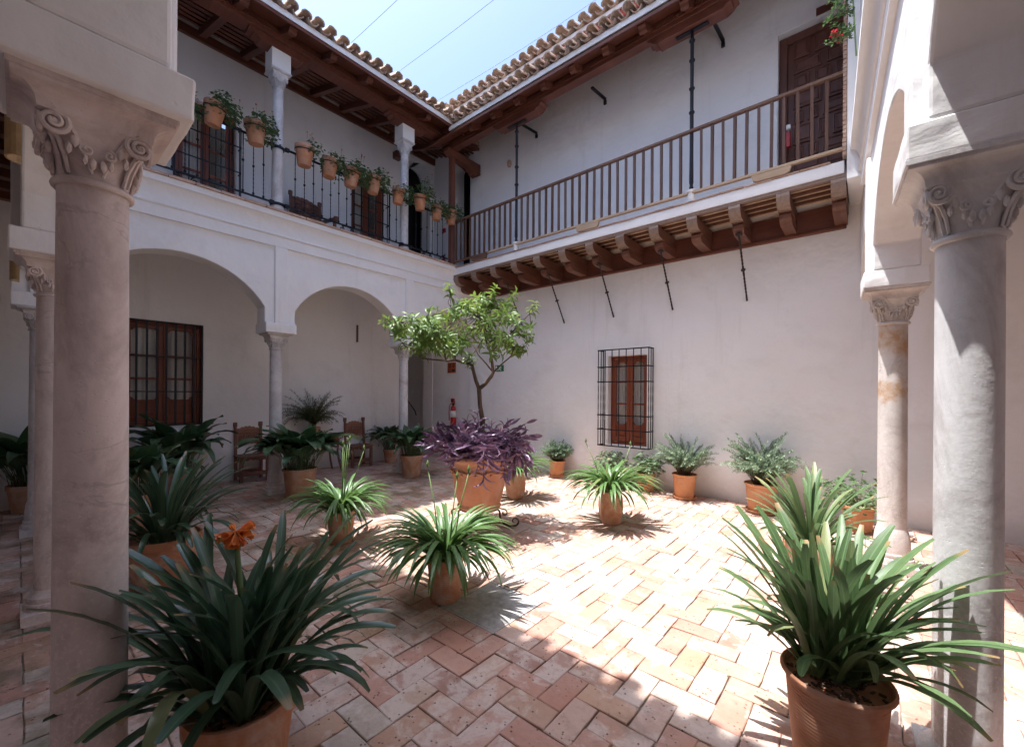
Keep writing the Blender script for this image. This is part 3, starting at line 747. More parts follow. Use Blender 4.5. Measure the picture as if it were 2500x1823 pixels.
timbers('west_eaves', 'dark red timber beam and carved rafter ends under the left eaves', along((-6.50, 0, 0), (0, 1, 0)), 6.1, 7.035, [.1 + .64 * k for k in range(10)], .46)
timbers('north_eaves', 'dark timber beam and carved rafter ends over the balcony', along((-7.1, 5.70, 0), (1, 0, 0)), 7.0, 6.90, [1.03 + .592 * k for k in range(11)], .38)
def zapata(name, label, M, L=.6):
    r = thing(name, label, 'bracket'); r.matrix_world = M
    pr = [(-L, 0), (-L, -.03), (-L + .05, -.05), (-L + .06, -.075), (-L + .12, -.085), (-L + .15, -.12), (L - .15, -.12), (L - .12, -.085), (L - .06, -.075), (L - .05, -.05), (L, -.03), (L, 0)]
    bm = B(); prism(bm, pr, 'y', -.1, .1); obj('block', bm, BOARDW, r, bev=.006)
zapata('timber_bracket', 'carved timber bracket on top of the left upper column', Matrix.Translation((-7.1, 2.65, 7.03)) @ Matrix.Rotation(PI / 2, 4, 'Z'), .45)
zapata('timber_bracket', 'carved timber bracket on top of the right upper column', Matrix.Translation((-7.1, 5.03, 7.03)) @ Matrix.Rotation(PI / 2, 4, 'Z'), .45)
zapata('timber_bracket', 'carved timber bracket on the left iron post of the balcony', Matrix.Translation((-5.12, 6.2, 6.9)))
zapata('timber_bracket', 'carved timber bracket on the right iron post of the balcony', Matrix.Translation((-1.95, 6.2, 6.9)))
r = thing('corner_post', 'red timber post at the corner of gallery and balcony', 'post')
bm = B(); box(bm, -7.06, -6.95, 6.115, 6.225, 4.38, 6.80); obj('shaft', bm, BOARDW, r, bev=.008)
bm = B(); prism(bm, [(6.0, 6.92), (6.0, 6.86), (6.06, 6.78), (6.3, 6.74), (6.62, 6.74), (6.66, 6.69), (6.72, 6.68), (6.76, 6.62), (6.86, 6.60), (6.9, 6.66), (6.98, 6.68), (6.98, 6.92)], 'x', -7.08, -6.93); obj('carved_arm', bm, WOOD, r, bev=.008)
for k, y in enumerate((3.52, 4.38, 5.31)):
    bm = B(); pts = [(-6.5 + 6.2 * t, y, 7.33 - .12 * math.sin(PI * t)) for t in [i / 16 for i in range(17)]]
    tube(bm, pts, .003, 5)
    o = obj('awning_wire', bm, WIREM); tag(o, ('highest thin awning wire across the sky, nearest the left eaves', 'middle thin awning wire across the sky', 'lowest thin awning wire across the sky, nearest the roof corner')[k], 'wire', 'awning wires')

# ================================================================ BALCONY
bal = thing('wooden_balcony', 'long wooden balcony with brown balusters and carved corbels on the white wall', 'balcony')
bm = B(); box(bm, -7.0, -.22, 6.17, 6.24, 4.175, 4.318); obj('fascia', bm, PLASTER2, bal, bev=.006)
bm = B(); box(bm, -6.98, -.22, 6.20, 7.0, 4.26, 4.325); obj('floor_slab', bm, PLASTER, bal)
for k in range(23):
    if k < 22: inst('coping_brick', cope[k % 3], bal, Matrix.Translation((-6.86 + k * .303, 6.155 + rc.uniform(-.003, .003), 4.322)) @ Matrix.Diagonal((1.05, .7, .5, 1)))
bm = B(); box(bm, -7.0, -.2, 6.185, 6.25, 4.135, 4.174); obj('edge_board', bm, ENDW, bal)
cp = [(7.0, 4.13), (6.185, 4.13), (6.18, 4.09), (6.20, 4.03), (6.24, 3.985), (6.30, 3.965), (6.36, 3.97), (6.365, 3.955), (7.0, 3.955)]
lp = [(7.0, 3.952), (6.42, 3.952), (6.40, 3.93), (6.405, 3.88), (6.44, 3.845), (6.50, 3.825), (7.0, 3.825)]
def corbel_part(name, pr, w, mats):
    bm = B(); prism(bm, [(a - 6.17, b - 4.13) for a, b in pr], 'x', -w, w)
    for f in bm.faces:
        if f.calc_center_median().y < .20 and abs(f.normal.x) < .5: f.material_index = 1
    return mesh(bm, name, mats)
ca = corbel_part('corbel', cp, .072, [CORBELW, ENDW]); cb = corbel_part('lower_corbel', lp, .066, [CORBELW, ENDW])
bm = B(); blob(bm, (0, .006, -.075), (.03, .018, .024)); cap_m = mesh(bm, 'lead_cap', WHITEP, 60)
for k in range(13):
    x = -6.88 + k * .5505
    c = inst('corbel', ca, bal, Matrix.Translation((x, 6.17, 4.13)))
    inst('lower_corbel', cb, c)
bm = B(); box(bm, -6.95, -.24, 6.965, 6.998, 3.83, 4.12); obj('back_board', bm, BOARDW, bal)
bm = B(); box(bm, -6.95, -.22, 6.94, 6.999, 3.775, 3.827); obj('moulding', bm, BOARDW, bal, bev=.014)
bat = B(); box(bat, -6.95, -.24, -.03, .03, .012, .035); bme = mesh(bat, 'batten', CORBELW)
for k in range(4): inst('batten', bme, bal, Matrix.Translation((0, 6.35 + k * .165, 4.165)))
tb = B(); box(tb, -.1355, .1355, -.078, .078, 0, .02); tme = mesh(tb, 'ceiling_brick', TILEW)
for k in range(5):
    for i in range(24): inst('ceiling_brick', tme, bal, Matrix.Translation((-6.8 + i * .277 + .1 * (k % 2), 6.27 + k * .165, 4.205)))
rail = thing('railing', None, None); rail.parent = bal
bm = B(); box(bm, -6.95, -.2, 6.145, 6.205, 5.315, 5.352); obj('top_rail', bm, TOPRW, rail, bev=.006)
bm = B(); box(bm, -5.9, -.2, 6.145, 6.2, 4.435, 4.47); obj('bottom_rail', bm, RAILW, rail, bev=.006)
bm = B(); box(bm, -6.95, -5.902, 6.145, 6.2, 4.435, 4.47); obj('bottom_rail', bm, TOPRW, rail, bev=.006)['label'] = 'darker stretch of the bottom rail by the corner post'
bmm = B()
vs = box(bmm, -.0165, .0165, -.0165, .0165, 0, .85); 
bme = mesh(bmm, 'baluster', BALW)
k = 0; x = -6.85
while x < -.25:
    if abs(x + 5.17) > .05 and abs(x + 1.93) > .05: inst('baluster', bme, rail, Matrix.Translation((x, 6.174, 4.468)) @ Matrix.Rotation(rb.uniform(-.25, .25), 4, 'Z') @ Matrix.Rotation(rb.uniform(-.006, .006), 4, 'Y'))
    x += .1405
bl = B(); prism(bl, [(-.22, 0), (.22, 0), (.2, -.07), (.16, -.09), (-.16, -.09), (-.2, -.07)], 'y', -.025, .025)
for q, x in enumerate((-6.15, -3.6, -.95)): obj('rail_block', bl.copy() if q < 2 else bl, RAILW if q else TOPRW, rail, bev=.005).matrix_basis = Matrix.Translation((x, 6.172, 4.434))
def iron_post(x, label):
    t = thing('iron_post', label, 'post', (x, 6.19, 4.33), 0, 'iron posts of the balcony')
    bm = B(); lathe(bm, [(.055, 0), (.05, .13), (.062, .135), (.062, .165), (.05, .17), (0, .17)], 18); obj('stone_foot', bm, WHITEP, t, smooth=35)
    pr = [(.012, .17), (.03, .2), (.022, .24), (.03, .28), (.026, .6), (.026, 1.25)]
    for z in (1.28, 1.62, 2.02, 2.3): pr += [(.024, z - .035), (.038, z - .014), (.04, z), (.03, z + .014), (.024, z + .03)]
    pr += [(.02, 2.44), (0, 2.45)]
    bm = B(); lathe(bm, pr, 14); obj('shaft', bm, IRON, t, smooth=40)
    bm = B(); box(bm, -.22, .22, -.03, .03, 2.43, 2.465); obj('head_plate', bm, IRON, t)
iron_post(-5.17, 'left iron post on the balcony edge, near the corner post')
iron_post(-1.93, 'right iron post on the balcony edge, near the panelled door')
for q, x in enumerate((-5.30, -3.72, -1.72)):
    bm = B(); bar(bm, (x, 6.5, 6.97), (x, 6.99, 7.03), .045, .03); bar(bm, (x, 6.99, 7.0), (x, 6.995, 6.93), .05, .05)
    o = obj('wall_iron', bm, IRON); tag(o, ('leftmost black iron tie bar on the upper wall, by the left balcony post', 'middle black iron tie bar on the upper wall, between the balcony posts', 'rightmost black iron tie bar on the upper wall, beside the right balcony post')[q], 'tie bar', 'iron tie bars under the balcony eaves')
for q, x in enumerate((-5.62, -4.58, -3.52, -2.46, -1.37)):
    t = thing('iron_strut', ('twisted iron strut under the balcony hidden by the orange tree crown', 'twisted iron strut under the balcony just right of the orange tree', 'twisted iron strut under the balcony, above the grilled window', 'third twisted iron strut from the right end under the balcony' if 0 else 'twisted iron strut under the balcony, second from the right end', 'twisted iron strut nearest the right end of the balcony')[q], 'strut', (x, 0, 0), 0, 'twisted iron struts under the balcony')
    a, b = V((0, 6.44, 3.82)), V((0, 6.985, 2.99)); d = b - a
    bm = B(); n = 60; rings = []
    for i in range(n + 1):
        f = i / n; tw = (min(max(f - .12, 0), .36) + min(max(f - .6, 0), .3)) * 30
        rr = .014
        s = V((1, 0, 0)); u = d.normalized().cross(s)
        rings.append([bm.verts.new(a + d * f + (s * math.cos(tw + k * PI / 2) + u * math.sin(tw + k * PI / 2)) * rr) for k in range(4)])
    for r0, r1 in zip(rings, rings[1:]):
        for k in range(4): bm.faces.new((r0[k], r0[(k + 1) % 4], r1[(k + 1) % 4], r1[k]))
    bm.faces.new(rings[-1]); obj('twisted_bar', bm, IRONB, t)
    bm = B(); box(bm, -.035, .035, 6.41, 6.47, 3.80, 3.824); obj('top_plate', bm, IRONB, t)
    bm = B(); c = a + d * .52; bar(bm, c - d * .012, c + d * .012, .05); obj('collar', bm, IRONB, t)
# wall end with the exposed brick jamb
jam = thing('brick_jamb', 'white wall end with an exposed brick edge at the right end of the balcony', 'wall')
bm = B(); box(bm, -.195, .2, 6.10, 6.998, 4.06, 7.05); obj('pier', bm, PLASTER, jam, bev=.01)
jb = [] 
for i in range(4):
    bm = B(); box(bm, -.03, .005, -.06, .06, .004, .046)
    for v in bm.verts: v.co += V((rc.uniform(-.004, .004), rc.uniform(-.006, .006), rc.uniform(-.003, .003)))
    jb.append(mesh(bm, 'brick', COPE))
bm = B(); box(bm, -.222, -.194, 6.11, 6.21, 4.34, 7.04); obj('mortar', bm, MORTAR, jam)
for k in range(54): inst('brick', jb[rc.randrange(4)], jam, Matrix.Translation((-.205, 6.155, 4.34 + k * .05)))

# ================================================================ IRON RAILING with gallery
def scroll_pts(c, r0, turns, sgn, n=22, start=-PI / 2):
    return [V((0, c[0] + sgn * math.cos(start + t * turns * 2 * PI) * r0 * (1 - .75 * t), c[1] + math.sin(start + t * turns * 2 * PI) * r0 * (1 - .75 * t))) for t in [i / n for i in range(n + 1)]]
bal_m = []
for q in range(3):
    bm = B(); z0, z1 = .0, .89; n = 40; rings = []
    tw0, tw1 = ((.05, .40), (.45, .8), (.08, .75))[q]
    for i in range(n + 1):
        f = i / n; tw = 22 * (min(max(f - tw0, 0), tw1 - tw0))
        rings.append([bm.verts.new((.0075 * math.cos(tw + k * PI / 2), .0075 * math.sin(tw + k * PI / 2), f * z1)) for k in range(4)])
    for a, b in zip(rings, rings[1:]):
        for k in range(4): bm.faces.new((a[k], a[(k + 1) % 4], b[(k + 1) % 4], b[k]))
    for z in ((.52, .48, .44)[q], .03): lathe(bm, [(.007, z - .02), (.017, z - .008), (.017, z + .008), (.007, z + .02)], 8)
    bal_m.append(mesh(bm, 'baluster', IRON))
def iron_rail(y0, y1, label, sc):
    t = thing('iron_railing', label, 'railing', (-7.07, 0, 0), 0, 'iron railings of the upper left gallery')
    bm = B(); bar(bm, (0, y0, 5.44), (0, y1, 5.44), .035, .022); obj('top_rail', bm, IRON, t)
    bm = B(); bar(bm, (0, y0, 4.545), (0, y1, 4.545), .03, .02); obj('bottom_rail', bm, IRON, t)
    n = int((y1 - y0) / .138); st = (y1 - y0) / n
    for k in range(1, n): inst('baluster', bal_m[k % 3], t, Matrix.Translation((0, y0 + k * st, 4.548)))
    for y in sc:
        bm = B()
        for s in (-1, 1):
            tube(bm, [V((0, y, 4.535))] + [V((0, y + s * .05, 4.53))] + scroll_pts((y + s * .10, 4.475), .045, 1.3, s, start=PI / 2), .0085, 6)
        obj('scroll', bm, IRON, t)
    for y in (y0, y1):
        if abs(y - 2.65) < .3 or abs(y - 5.03) < .3:
            cy = 2.65 if abs(y - 2.65) < .3 else 5.03
            for z in (5.44, 4.545):
                bm = B(); s = 1 if y > cy else -1
                bar(bm, (-.0, cy + s * .08, z), (-.0, cy + s * .14, z), .05, .05); obj('socket', bm, IRON, t)
iron_rail(.35, 2.56, 'left stretch of iron railing in front of the glazed gallery door', (1.46,))
iron_rail(2.74, 4.94, 'middle stretch of iron railing between the two upper columns, in front of the armchair', (3.78,))
iron_rail(5.12, 6.11, 'short right stretch of iron railing next to the corner post', (5.55,))
for q, y in enumerate((2.65, 5.03)):
    for z in (5.44, 4.545):
        bm = B(); rr = .083 if z > 5 else .092
        lathe(bm, [(rr, z - .022), (rr + .012, z - .022), (rr + .012, z + .022), (rr, z + .022), (rr, z - .022)], 24, (-7.15, y, 0))
        o = obj('iron_collar', bm, IRON, smooth=35); tag(o, '%s iron collar round the %s upper column' % ('upper' if z > 5 else 'lower', 'right' if q else 'left'), 'collar', 'iron collars of the upper columns')

# ================================================================ WINDOWS AND DOORS
def frame_rect(bm, a, b, z0, z1, w, t0, t1, axis='y', mi=0):
    """four butted members of a rectangular frame; a..b along the wall, thickness t0..t1 across it"""
    for q in ((a, a + w, z0, z1), (b - w, b, z0, z1), (a + w, b - w, z0, z0 + w), (a + w, b - w, z1 - w, z1)):
        if axis == 'y': box(bm, q[0], q[1], t0, t1, q[2], q[3], mi)
        else: box(bm, t0, t1, q[0], q[1], q[2], q[3], mi)
def leaf_panes(root, a, b, z0, z1, t, axis, zs, sgn, shape=True):
    """one glazed casement: stiles, rails, panes with scalloped heads, raised bottom panel. t = plane, sgn = towards viewer"""
    def BX(bm, u0, u1, q0, q1, d0, d1):
        p, q = sorted((t + sgn * d0, t + sgn * d1))
        box(bm, u0, u1, p, q, q0, q1) if axis == 'y' else box(bm, p, q, u0, u1, q0, q1)
    w = .055; bm = B()
    BX(bm, a, a + w, z0, z1, 0, .045); BX(bm, b - w, b, z0, z1, 0, .045); BX(bm, a + w, b - w, z0, z0 + .09, 0, .045); BX(bm, a + w, b - w, z1 - w, z1, 0, .045)
    for z in zs: BX(bm, a + w, b - w, z - .018, z + .018, .005, .04)
    BX(bm, a + w, b - w, zs[0] - .12, zs[0] - .0181, 0, .044) if 0 else None
    c = obj('casement', bm, WINW, root, bev=.006)
    lo = zs[0]
    bm = B(); BX(bm, a + w, b - w, z0 + .09, lo - .018, .008, .02); BX(bm, a + w + .035, b - w - .035, z0 + .125, lo - .053, .02, .034); obj('panel', bm, WINW, c, bev=.008)
    if shape:      # scalloped corners of the glazing, top and bottom
        bm = B()
        for zc, s in ((z1 - w, -1), (lo + .018, 1)):
            for u, su in ((a + w, 1), (b - w, -1)):
                pr = [(0, 0), (.05, 0), (.05, .008), (.036, .012), (.034, .024), (.02, .029), (.016, .044), (0, .05)]
                pp = [(u + su * x, zc + s * y) for x, y in pr]
                prism(bm, pp, axis, *(sorted((t + sgn * .008, t + sgn * .036))))
        obj('scallop', bm, WINW, c)
    zz = [lo] + list(zs[1:]) + [z1 - w]
    for p, q in zip(zz, zz[1:]):
        bm = B(); BX(bm, a + w, b - w, p + .018, q - .018 if q != z1 - w else q, .018, .022); obj('pane', bm, GLASS, c)
    return c
def curtain(root, a, b, z0, z1, t, axis, amp=.012):
    bm = B(); n = 84; A = []; Z = []
    for i in range(n + 1):
        u = a + (b - a) * i / n; d = t + amp * math.sin(i * .62) + amp * .5 * math.sin(i * .23 + 1)
        p = (u, d) if axis == 'y' else (d, u)
        A.append(bm.verts.new((*p, z0))); Z.append(bm.verts.new((*p, z1)))
    for i in range(n): bm.faces.new((A[i], A[i + 1], Z[i + 1], Z[i]))
    return obj('curtain', bm, CURT, root, smooth=True)
# lower gallery window, flush bars
wt = thing('window', None, None); wt.parent = gback; wt['label'] = 'barred red brown window of the lower gallery'
bm = B(); frame_rect(bm, GW[0] + .002, GW[1] - .002, GW[2] + .002, GW[3] - .002, .06, -8.90, -8.83, 'x'); obj('frame', bm, WINW, wt, bev=.006)
leaf_panes(wt, 1.095, 1.545, 1.10, 2.66, -8.885, 'x', (1.44, 1.80, 2.17), 1)
leaf_panes(wt, 1.549, 1.995, 1.10, 2.66, -8.885, 'x', (1.44, 1.80, 2.17), 1)
curtain(wt, 1.1, 2.0, 1.1, 2.66, -8.96, 'x')
bm = B(); box(bm, -9.4, -9.38, .9, 2.2, .9, 2.9); obj('room_shade_black', bm, DARK, wt)  # black sheet in place of the shaded room behind the window
gr = thing('window_grille', None, None); gr.parent = gback; gr['label'] = 'flat black iron grille of the lower gallery window'
bm = B(); frame_rect(bm, GW[0], GW[1], GW[2], GW[3], .022, -8.735, -8.705, 'x'); obj('frame', bm, IRON, gr)
bm = B(); bar(bm, (-8.718, 0, GW[2]), (-8.718, 0, GW[3]), .026); me = mesh(bm, 'bar', IRON)
for y in (1.07, 1.199, 1.325, 1.451, 1.567, 1.689, 1.811, 1.93): inst('bar', me, gr, Matrix.Translation((0, y, 0)))
bm = B(); bar(bm, (-8.717, GW[0], 0), (-8.717, GW[1], 0), .02, .02); me = mesh(bm, 'cross_bar', IRON)
for z in (1.59, 2.15): inst('cross_bar', me, gr, Matrix.Translation((0, 0, z)))
# courtyard window with cage grille
wt = thing('window', None, None); wt.parent = north; wt['label'] = 'red brown casement window behind the cage grille'
bm = B(); frame_rect(bm, OPW[0] + .002, OPW[1] - .002, OPW[2] + .002, OPW[3] - .002, .04, 7.12, 7.19); obj('frame', bm, WINW, wt, bev=.006)
m = (OPW[0] + OPW[1]) / 2
leaf_panes(wt, OPW[0] + .044, m - .002, .735, 2.23, 7.165, 'y', (1.03, 1.42, 1.82), -1)
leaf_panes(wt, m + .002, OPW[1] - .044, .735, 2.23, 7.165, 'y', (1.03, 1.42, 1.82), -1)
curtain(wt, OPW[0] + .06, OPW[1] - .06, .75, 2.22, 7.24, 'y', .014)
bm = B(); box(bm, -3.9, -2.6, 7.6, 7.62, .5, 2.5); obj('room_shade_black', bm, DARK, wt)  # black backing that stands for shade behind the curtain
cg = thing('window_grille', 'projecting black iron cage grille over the courtyard window', 'window grille')
GX0, GX1, GZ0, GZ1, GY = -3.72, -2.785, .68, 2.38, 6.80
def twist_bar(bm, x, y, z0, z1, r=.0085, seg=34, tw=70):
    rings = []
    for i in range(seg + 1):
        f = i / seg; z = z0 + (z1 - z0) * f; g = min(max(f - .28, 0), .38)
        rings.append([bm.verts.new((x + r * math.cos(g * tw + k * PI / 2 + PI / 4), y + r * math.sin(g * tw + k * PI / 2 + PI / 4), z)) for k in range(4)])
    for p, q in zip(rings, rings[1:]):
        for k in range(4): bm.faces.new((p[k], p[(k + 1) % 4], q[(k + 1) % 4], q[k]))
bm = B(); twist_bar(bm, 0, 0, GZ0, GZ1); me = mesh(bm, 'bar', IRON)
for k in range(8): inst('bar', me, cg, Matrix.Translation((GX0 + (GX1 - GX0) * k / 7, GY, 0)))
for x in (GX0, GX1):
    for y in (6.9, 6.985): inst('bar', me, cg, Matrix.Translation((x, y, 0)))
bm = B()
for z in (0,):
    bar(bm, (GX0 - .012, GY, z), (GX1 + .012, GY, z), .016, .02); bar(bm, (GX0, GY + .009, z), (GX0, 7.03, z), .016, .02); bar(bm, (GX1, GY + .009, z), (GX1, 7.03, z), .016, .02)
me = mesh(bm, 'band', IRON)
for z in (GZ0, .968, 1.222, 1.814, 2.077, GZ1): inst('band', me, cg, Matrix.Translation((0, 0, z)))
bm = B()
for z in (1.222, 1.814, .968, 2.077):
    for x in (GX0, GX1): blob(bm, (x, GY - .012, z), .016)
obj('rivet', bm, IRON, cg, kind='stuff')
# upper gallery doors
def gallery_door(op, name, glass):
    d = thing('gallery_door', None, None); d.parent = gback; d['label'] = name
    a, b, z0, z1 = op; t = -8.86
    bm = B(); frame_rect(bm, a + .002, b - .002, z0 + .004, z1 - .002, .07, t - .06, t + .03, 'x'); obj('frame', bm, WINW, d, bev=.006)
    mm = (a + b) / 2
    leaf_panes(d, a + .074, mm - .002, z0 + .02, z1 - .075, t - .03, 'x', (z0 + .62, z0 + 1.05, z0 + 1.5), 1, False)
    leaf_panes(d, mm + .002, b - .074, z0 + .02, z1 - .075, t - .03, 'x', (z0 + .62, z0 + 1.05, z0 + 1.5), 1, False)
    curtain(d, a + .08, mm - .01, z0 + .5, z1 - .1, t - .12, 'x')
    bm = B(); box(bm, -9.5, -9.48, a - .2, b + .2, z0, z1 + .1); obj('room_shade_black', bm, DARK, d)  # black backing sheet, shade of the room behind the door
    g = thing('door_grille', None, None); g.parent = gback; g['label'] = 'black iron cage in front of the ' + name
    bm = B(); bar(bm, (-8.58, 0, 4.40), (-8.58, 0, 6.30), .014); me = mesh(bm, 'bar', IRON)
    n = 6
    for k in range(n): inst('bar', me, g, Matrix.Translation((0, a - .03 + (b - a + .06) * k / (n - 1), 0)))
    inst('bar', me, g, Matrix.Translation((.07 - .14, b + .03, 0))); inst('bar', me, g, Matrix.Translation((-.07, a - .03, 0)))
    bm = B(); bar(bm, (-8.578, a - .04, 0), (-8.578, b + .04, 0), .012, .018); bar(bm, (-8.59, b + .03, 0), (-8.73, b + .03, 0), .012, .018); bar(bm, (-8.59, a - .03, 0), (-8.73, a - .03, 0), .012, .018); me = mesh(bm, 'cross_bar', IRON)
    for z in (4.41, 4.95, 5.5, 5.95, 6.29): inst('cross_bar', me, g, Matrix.Translation((0, 0, z)))
gallery_door(GD1, 'glazed wooden door at the left of the upper gallery', True)
gallery_door(GD2, 'narrow wooden door behind the row of hanging pots', True)
# panelled door on the balcony: each raised panel is a piece
d = thing('panelled_door', None, None); d.parent = north; d['label'] = 'dark carved panelled door on the balcony'
bm = B(); box(bm, OPD[0] + .002, OPD[0] + .10, 7.10, 7.2, 4.31, 6.71); box(bm, OPD[0] + .10, OPD[1] - .002, 7.10, 7.2, 6.6, 6.71); obj('frame', bm, DOORW, d, bev=.01)
bm = B(); box(bm, OPD[0] + .102, OPD[1] - .002, 7.15, 7.2, 4.31, 6.598); obj('leaf', bm, DOORW, d)
def raised(x0, x1, z0, z1):
    bm = B(); cx, cz, hx, hz = (x0 + x1) / 2, (z0 + z1) / 2, (x1 - x0) / 2, (z1 - z0) / 2
    steps = [(0, 0), (0, .022), (.014, .026), (.022, .014), (.034, .014), (.05, .03)]
    rings = [[bm.verts.new((sx * max(hx - i, .005), -dd, sz * max(hz - i, .005))) for sx, sz in ((-1, -1), (1, -1), (1, 1), (-1, 1))] for i, dd in steps]
    for a, b in zip(rings, rings[1:]):
        for k in range(4): bm.faces.new((a[k], a[(k + 1) % 4], b[(k + 1) % 4], b[k]))
    bm.faces.new(rings[-1])
    return inst('door_panel', mesh(bm, 'door_panel', DOORW), d, Matrix.Translation((cx, 7.15, cz)))
x0 = OPD[0] + .17
z = 4.40; rows = [(.30, 0), (.17, 1), (.17, 2), (.26, 3), (.17, 2), (.22, 1), (.20, 0), (.17, 1), (.24, 0)]
for hgt, pat in rows:
    for p, q in {0: ((0, .19), (.24, .43), (.48, .66)), 1: ((0, .33), (.38, .66)), 2: ((0, .12), (.17, .29), (.34, .60)), 3: ((0, .24), (.29, .40), (.45, .66))}[pat]:
        raised(x0 + p, x0 + q, z, z + hgt)
    z += hgt + .038
t = thing('red_box', 'small red box with a white top hung beside the panelled door', 'box')
bm = B(); box(bm, -.93, -.84, 6.935, 6.995, 5.06, 5.27); obj('body', bm, REDM, t, bev=.008)
bm = B(); box(bm, -.93, -.84, 6.94, 6.995, 5.31, 5.37); obj('plate', bm, WHITE, t, bev=.004)
bm = B(); tube(bm, [(-.86, 6.94, 5.27), (-.88, 6.92, 5.30), (-.91, 6.93, 5.285), (-.89, 6.93, 5.27)], .004, 5); obj('chain', bm, WHITEP, t)
bm = B(); box(bm, -.56, -.36, 6.985, 6.998, 6.74, 6.84); o = obj('vent_plate', bm, DOORW); tag(o, 'small dark plate on the wall above the panelled door', 'vent')

# ================================================================ SIGNS, FIRE GEAR, SMALL WALL THINGS
def slab(bm, pts, y, d=.002): prism(bm, pts, 'y', y - d, y)
t = thing('exit_sign', 'green emergency exit sign with a white running figure, right of the orange tree trunk', 'sign')
bm = B(); box(bm, -6.43, -6.18, 6.988, 6.999, 2.085, 2.228); obj('plate', bm, SIGNG, t)
bm = B()
def S2(pts): slab(bm, [(-6.43 + x * .25, 2.085 + z * .143) for x, z in pts], 6.9875)
S2([(.06, .12), (.22, .12), (.22, .88), (.06, .88)])
for x, z, r in ((.70, .80, .045),): S2([(x + r * .9 * math.cos(k * PI / 5), z + r * 1.6 * math.sin(k * PI / 5)) for k in range(10)])
S2([(.56, .70), (.66, .72), (.60, .40), (.50, .42)])
S2([(.48, .70), (.56, .70), (.54, .62), (.42, .52), (.38, .56)])
S2([(.64, .70), (.80, .52), (.78, .46), (.62, .60)])
S2([(.50, .42), (.60, .40), (.76, .14), (.70, .10)])
S2([(.50, .42), (.54, .32), (.44, .22), (.28, .22), (.28, .30), (.42, .30)])
S2([(.25, .48), (.34, .60), (.34, .53), (.45, .53), (.45, .45), (.34, .45), (.34, .37)])
obj('pictogram', bm, WHITE, t)
t = thing('fire_sign', 'orange fire equipment sign with dark extinguisher symbols, on the end wall behind the tree', 'sign')
bm = B(); box(bm, -8.12, -7.82, 7.045, 7.058, 2.10, 2.36); obj('plate', bm, SIGNR, t)
bm = B()
def S3(pts): slab(bm, [(-8.12 + x * .30, 2.10 + z * .26) for x, z in pts], 7.0445)
S3([(.16, .48), (.26, .48), (.26, .80), (.22, .88), (.18, .88), (.16, .8)]); S3([(.10, .86), (.2, .92), (.2, .96), (.08, .9)])
S3([(.36, .48), (.46, .48), (.46, .9), (.36, .9)])
S3([(.74 + .13 * math.cos(k * PI / 8), .70 + .2 * math.sin(k * PI / 8)) for k in range(16)])
S3([(.06, .36), (.46, .36), (.46, .31), (.06, .31)]); S3([(.06, .24), (.46, .24), (.46, .2), (.06, .2)]); S3([(.54, .1), (.94, .1), (.94, .36), (.54, .36)]); S3([(.06, .12), (.46, .12), (.46, .08), (.06, .08)])
obj('pictogram', bm, IRONB, t)
bm = B()
slab(bm, [(-8.12 + .3 * (.74 + .05 * math.cos(k * PI / 5)), 2.10 + .26 * (.70 + .08 * math.sin(k * PI / 5))) for k in range(10)], 7.0415); slab(bm, [(-8.12 + .3 * .5, 2.1), (-8.12 + .3 * .515, 2.1), (-8.12 + .3 * .515, 2.36), (-8.12 + .3 * .5, 2.36)], 7.0445)
obj('light_mark', bm, SIGNR, t)
def extinguisher(x, y, z, label):
    t = thing('fire_extinguisher', label, 'fire extinguisher', (x, y, z), 0, 'fire extinguishers')
    bm = B(); lathe(bm, [(0, 0), (.06, 0), (.068, .02), (.068, .40), (.055, .45), (.028, .475), (.026, .50), (0, .50)], 18); obj('cylinder', bm, REDM, t, smooth=40)
    bm = B(); lathe(bm, [(.0685, .2), (.0692, .2), (.0692, .36), (.0685, .36)], 18); obj('paper_label', bm, WHITE, t, smooth=True)
    bm = B(); box(bm, -.02, .02, -.02, .02, .5, .54); bar(bm, (0, 0, .545), (.09, -.02, .57), .018, .01); bar(bm, (0, 0, .535), (.09, -.02, .53), .016, .01); obj('valve', bm, IRON, t)
    bm = B(); tube(bm, [(-.02, 0, .53), (-.07, -.03, .53), (-.10, -.04, .46), (-.105, -.045, .3), (-.095, -.045, .12)], .011, 7); obj('hose', bm, REDM if z < 2 else IRON, t, smooth=True)
    return t
extinguisher(-7.80, 6.96, .80, 'red fire extinguisher on the end wall behind the purple plant')
extinguisher(-8.17, 6.93, 4.50, 'red fire extinguisher standing in the upper gallery by the corner post')
bm = B(); box(bm, -8.22, -8.12, 6.86, 7.0, 4.345, 4.49); o = obj('extinguisher_stand', bm, BLUE, bev=.01); tag(o, 'blue stand under the upper fire extinguisher', 'stand')
for q, (x, z, l) in enumerate(((-7.90, 1.41, 'small red alarm button above the lower fire extinguisher'), (-8.28, 5.74, 'small red alarm box on the upper gallery end wall'))):
    t = thing('alarm_button', l, 'alarm', group='red alarm boxes'); bm = B(); box(bm, x - .05, x + .05, 7.01, 7.058, z - .05, z + .05); obj('case', bm, REDM, t, bev=.006)
    bm = B(); box(bm, x - .025, x + .025, 7.005, 7.0098, z - .025, z + .025); obj('button', bm, IRONB, t)
bm = B(); tube(bm, [(-8.88, 6.14, 1.72), (-8.88, 6.62, 1.12), (-8.89, 6.66, 1.02)], .014, 7); bm2 = bm
o = obj('handrail', bm, IRON); tag(o, 'dark sloping handrail in the stair recess', 'handrail')
bm = B(); box(bm, -8.735, -8.70, 4.89, 4.93, 2.72, 3.10); o = obj('wall_strip', bm, CORBELW); tag(o, 'narrow vertical brown wood strip on the gallery back wall', 'strip')
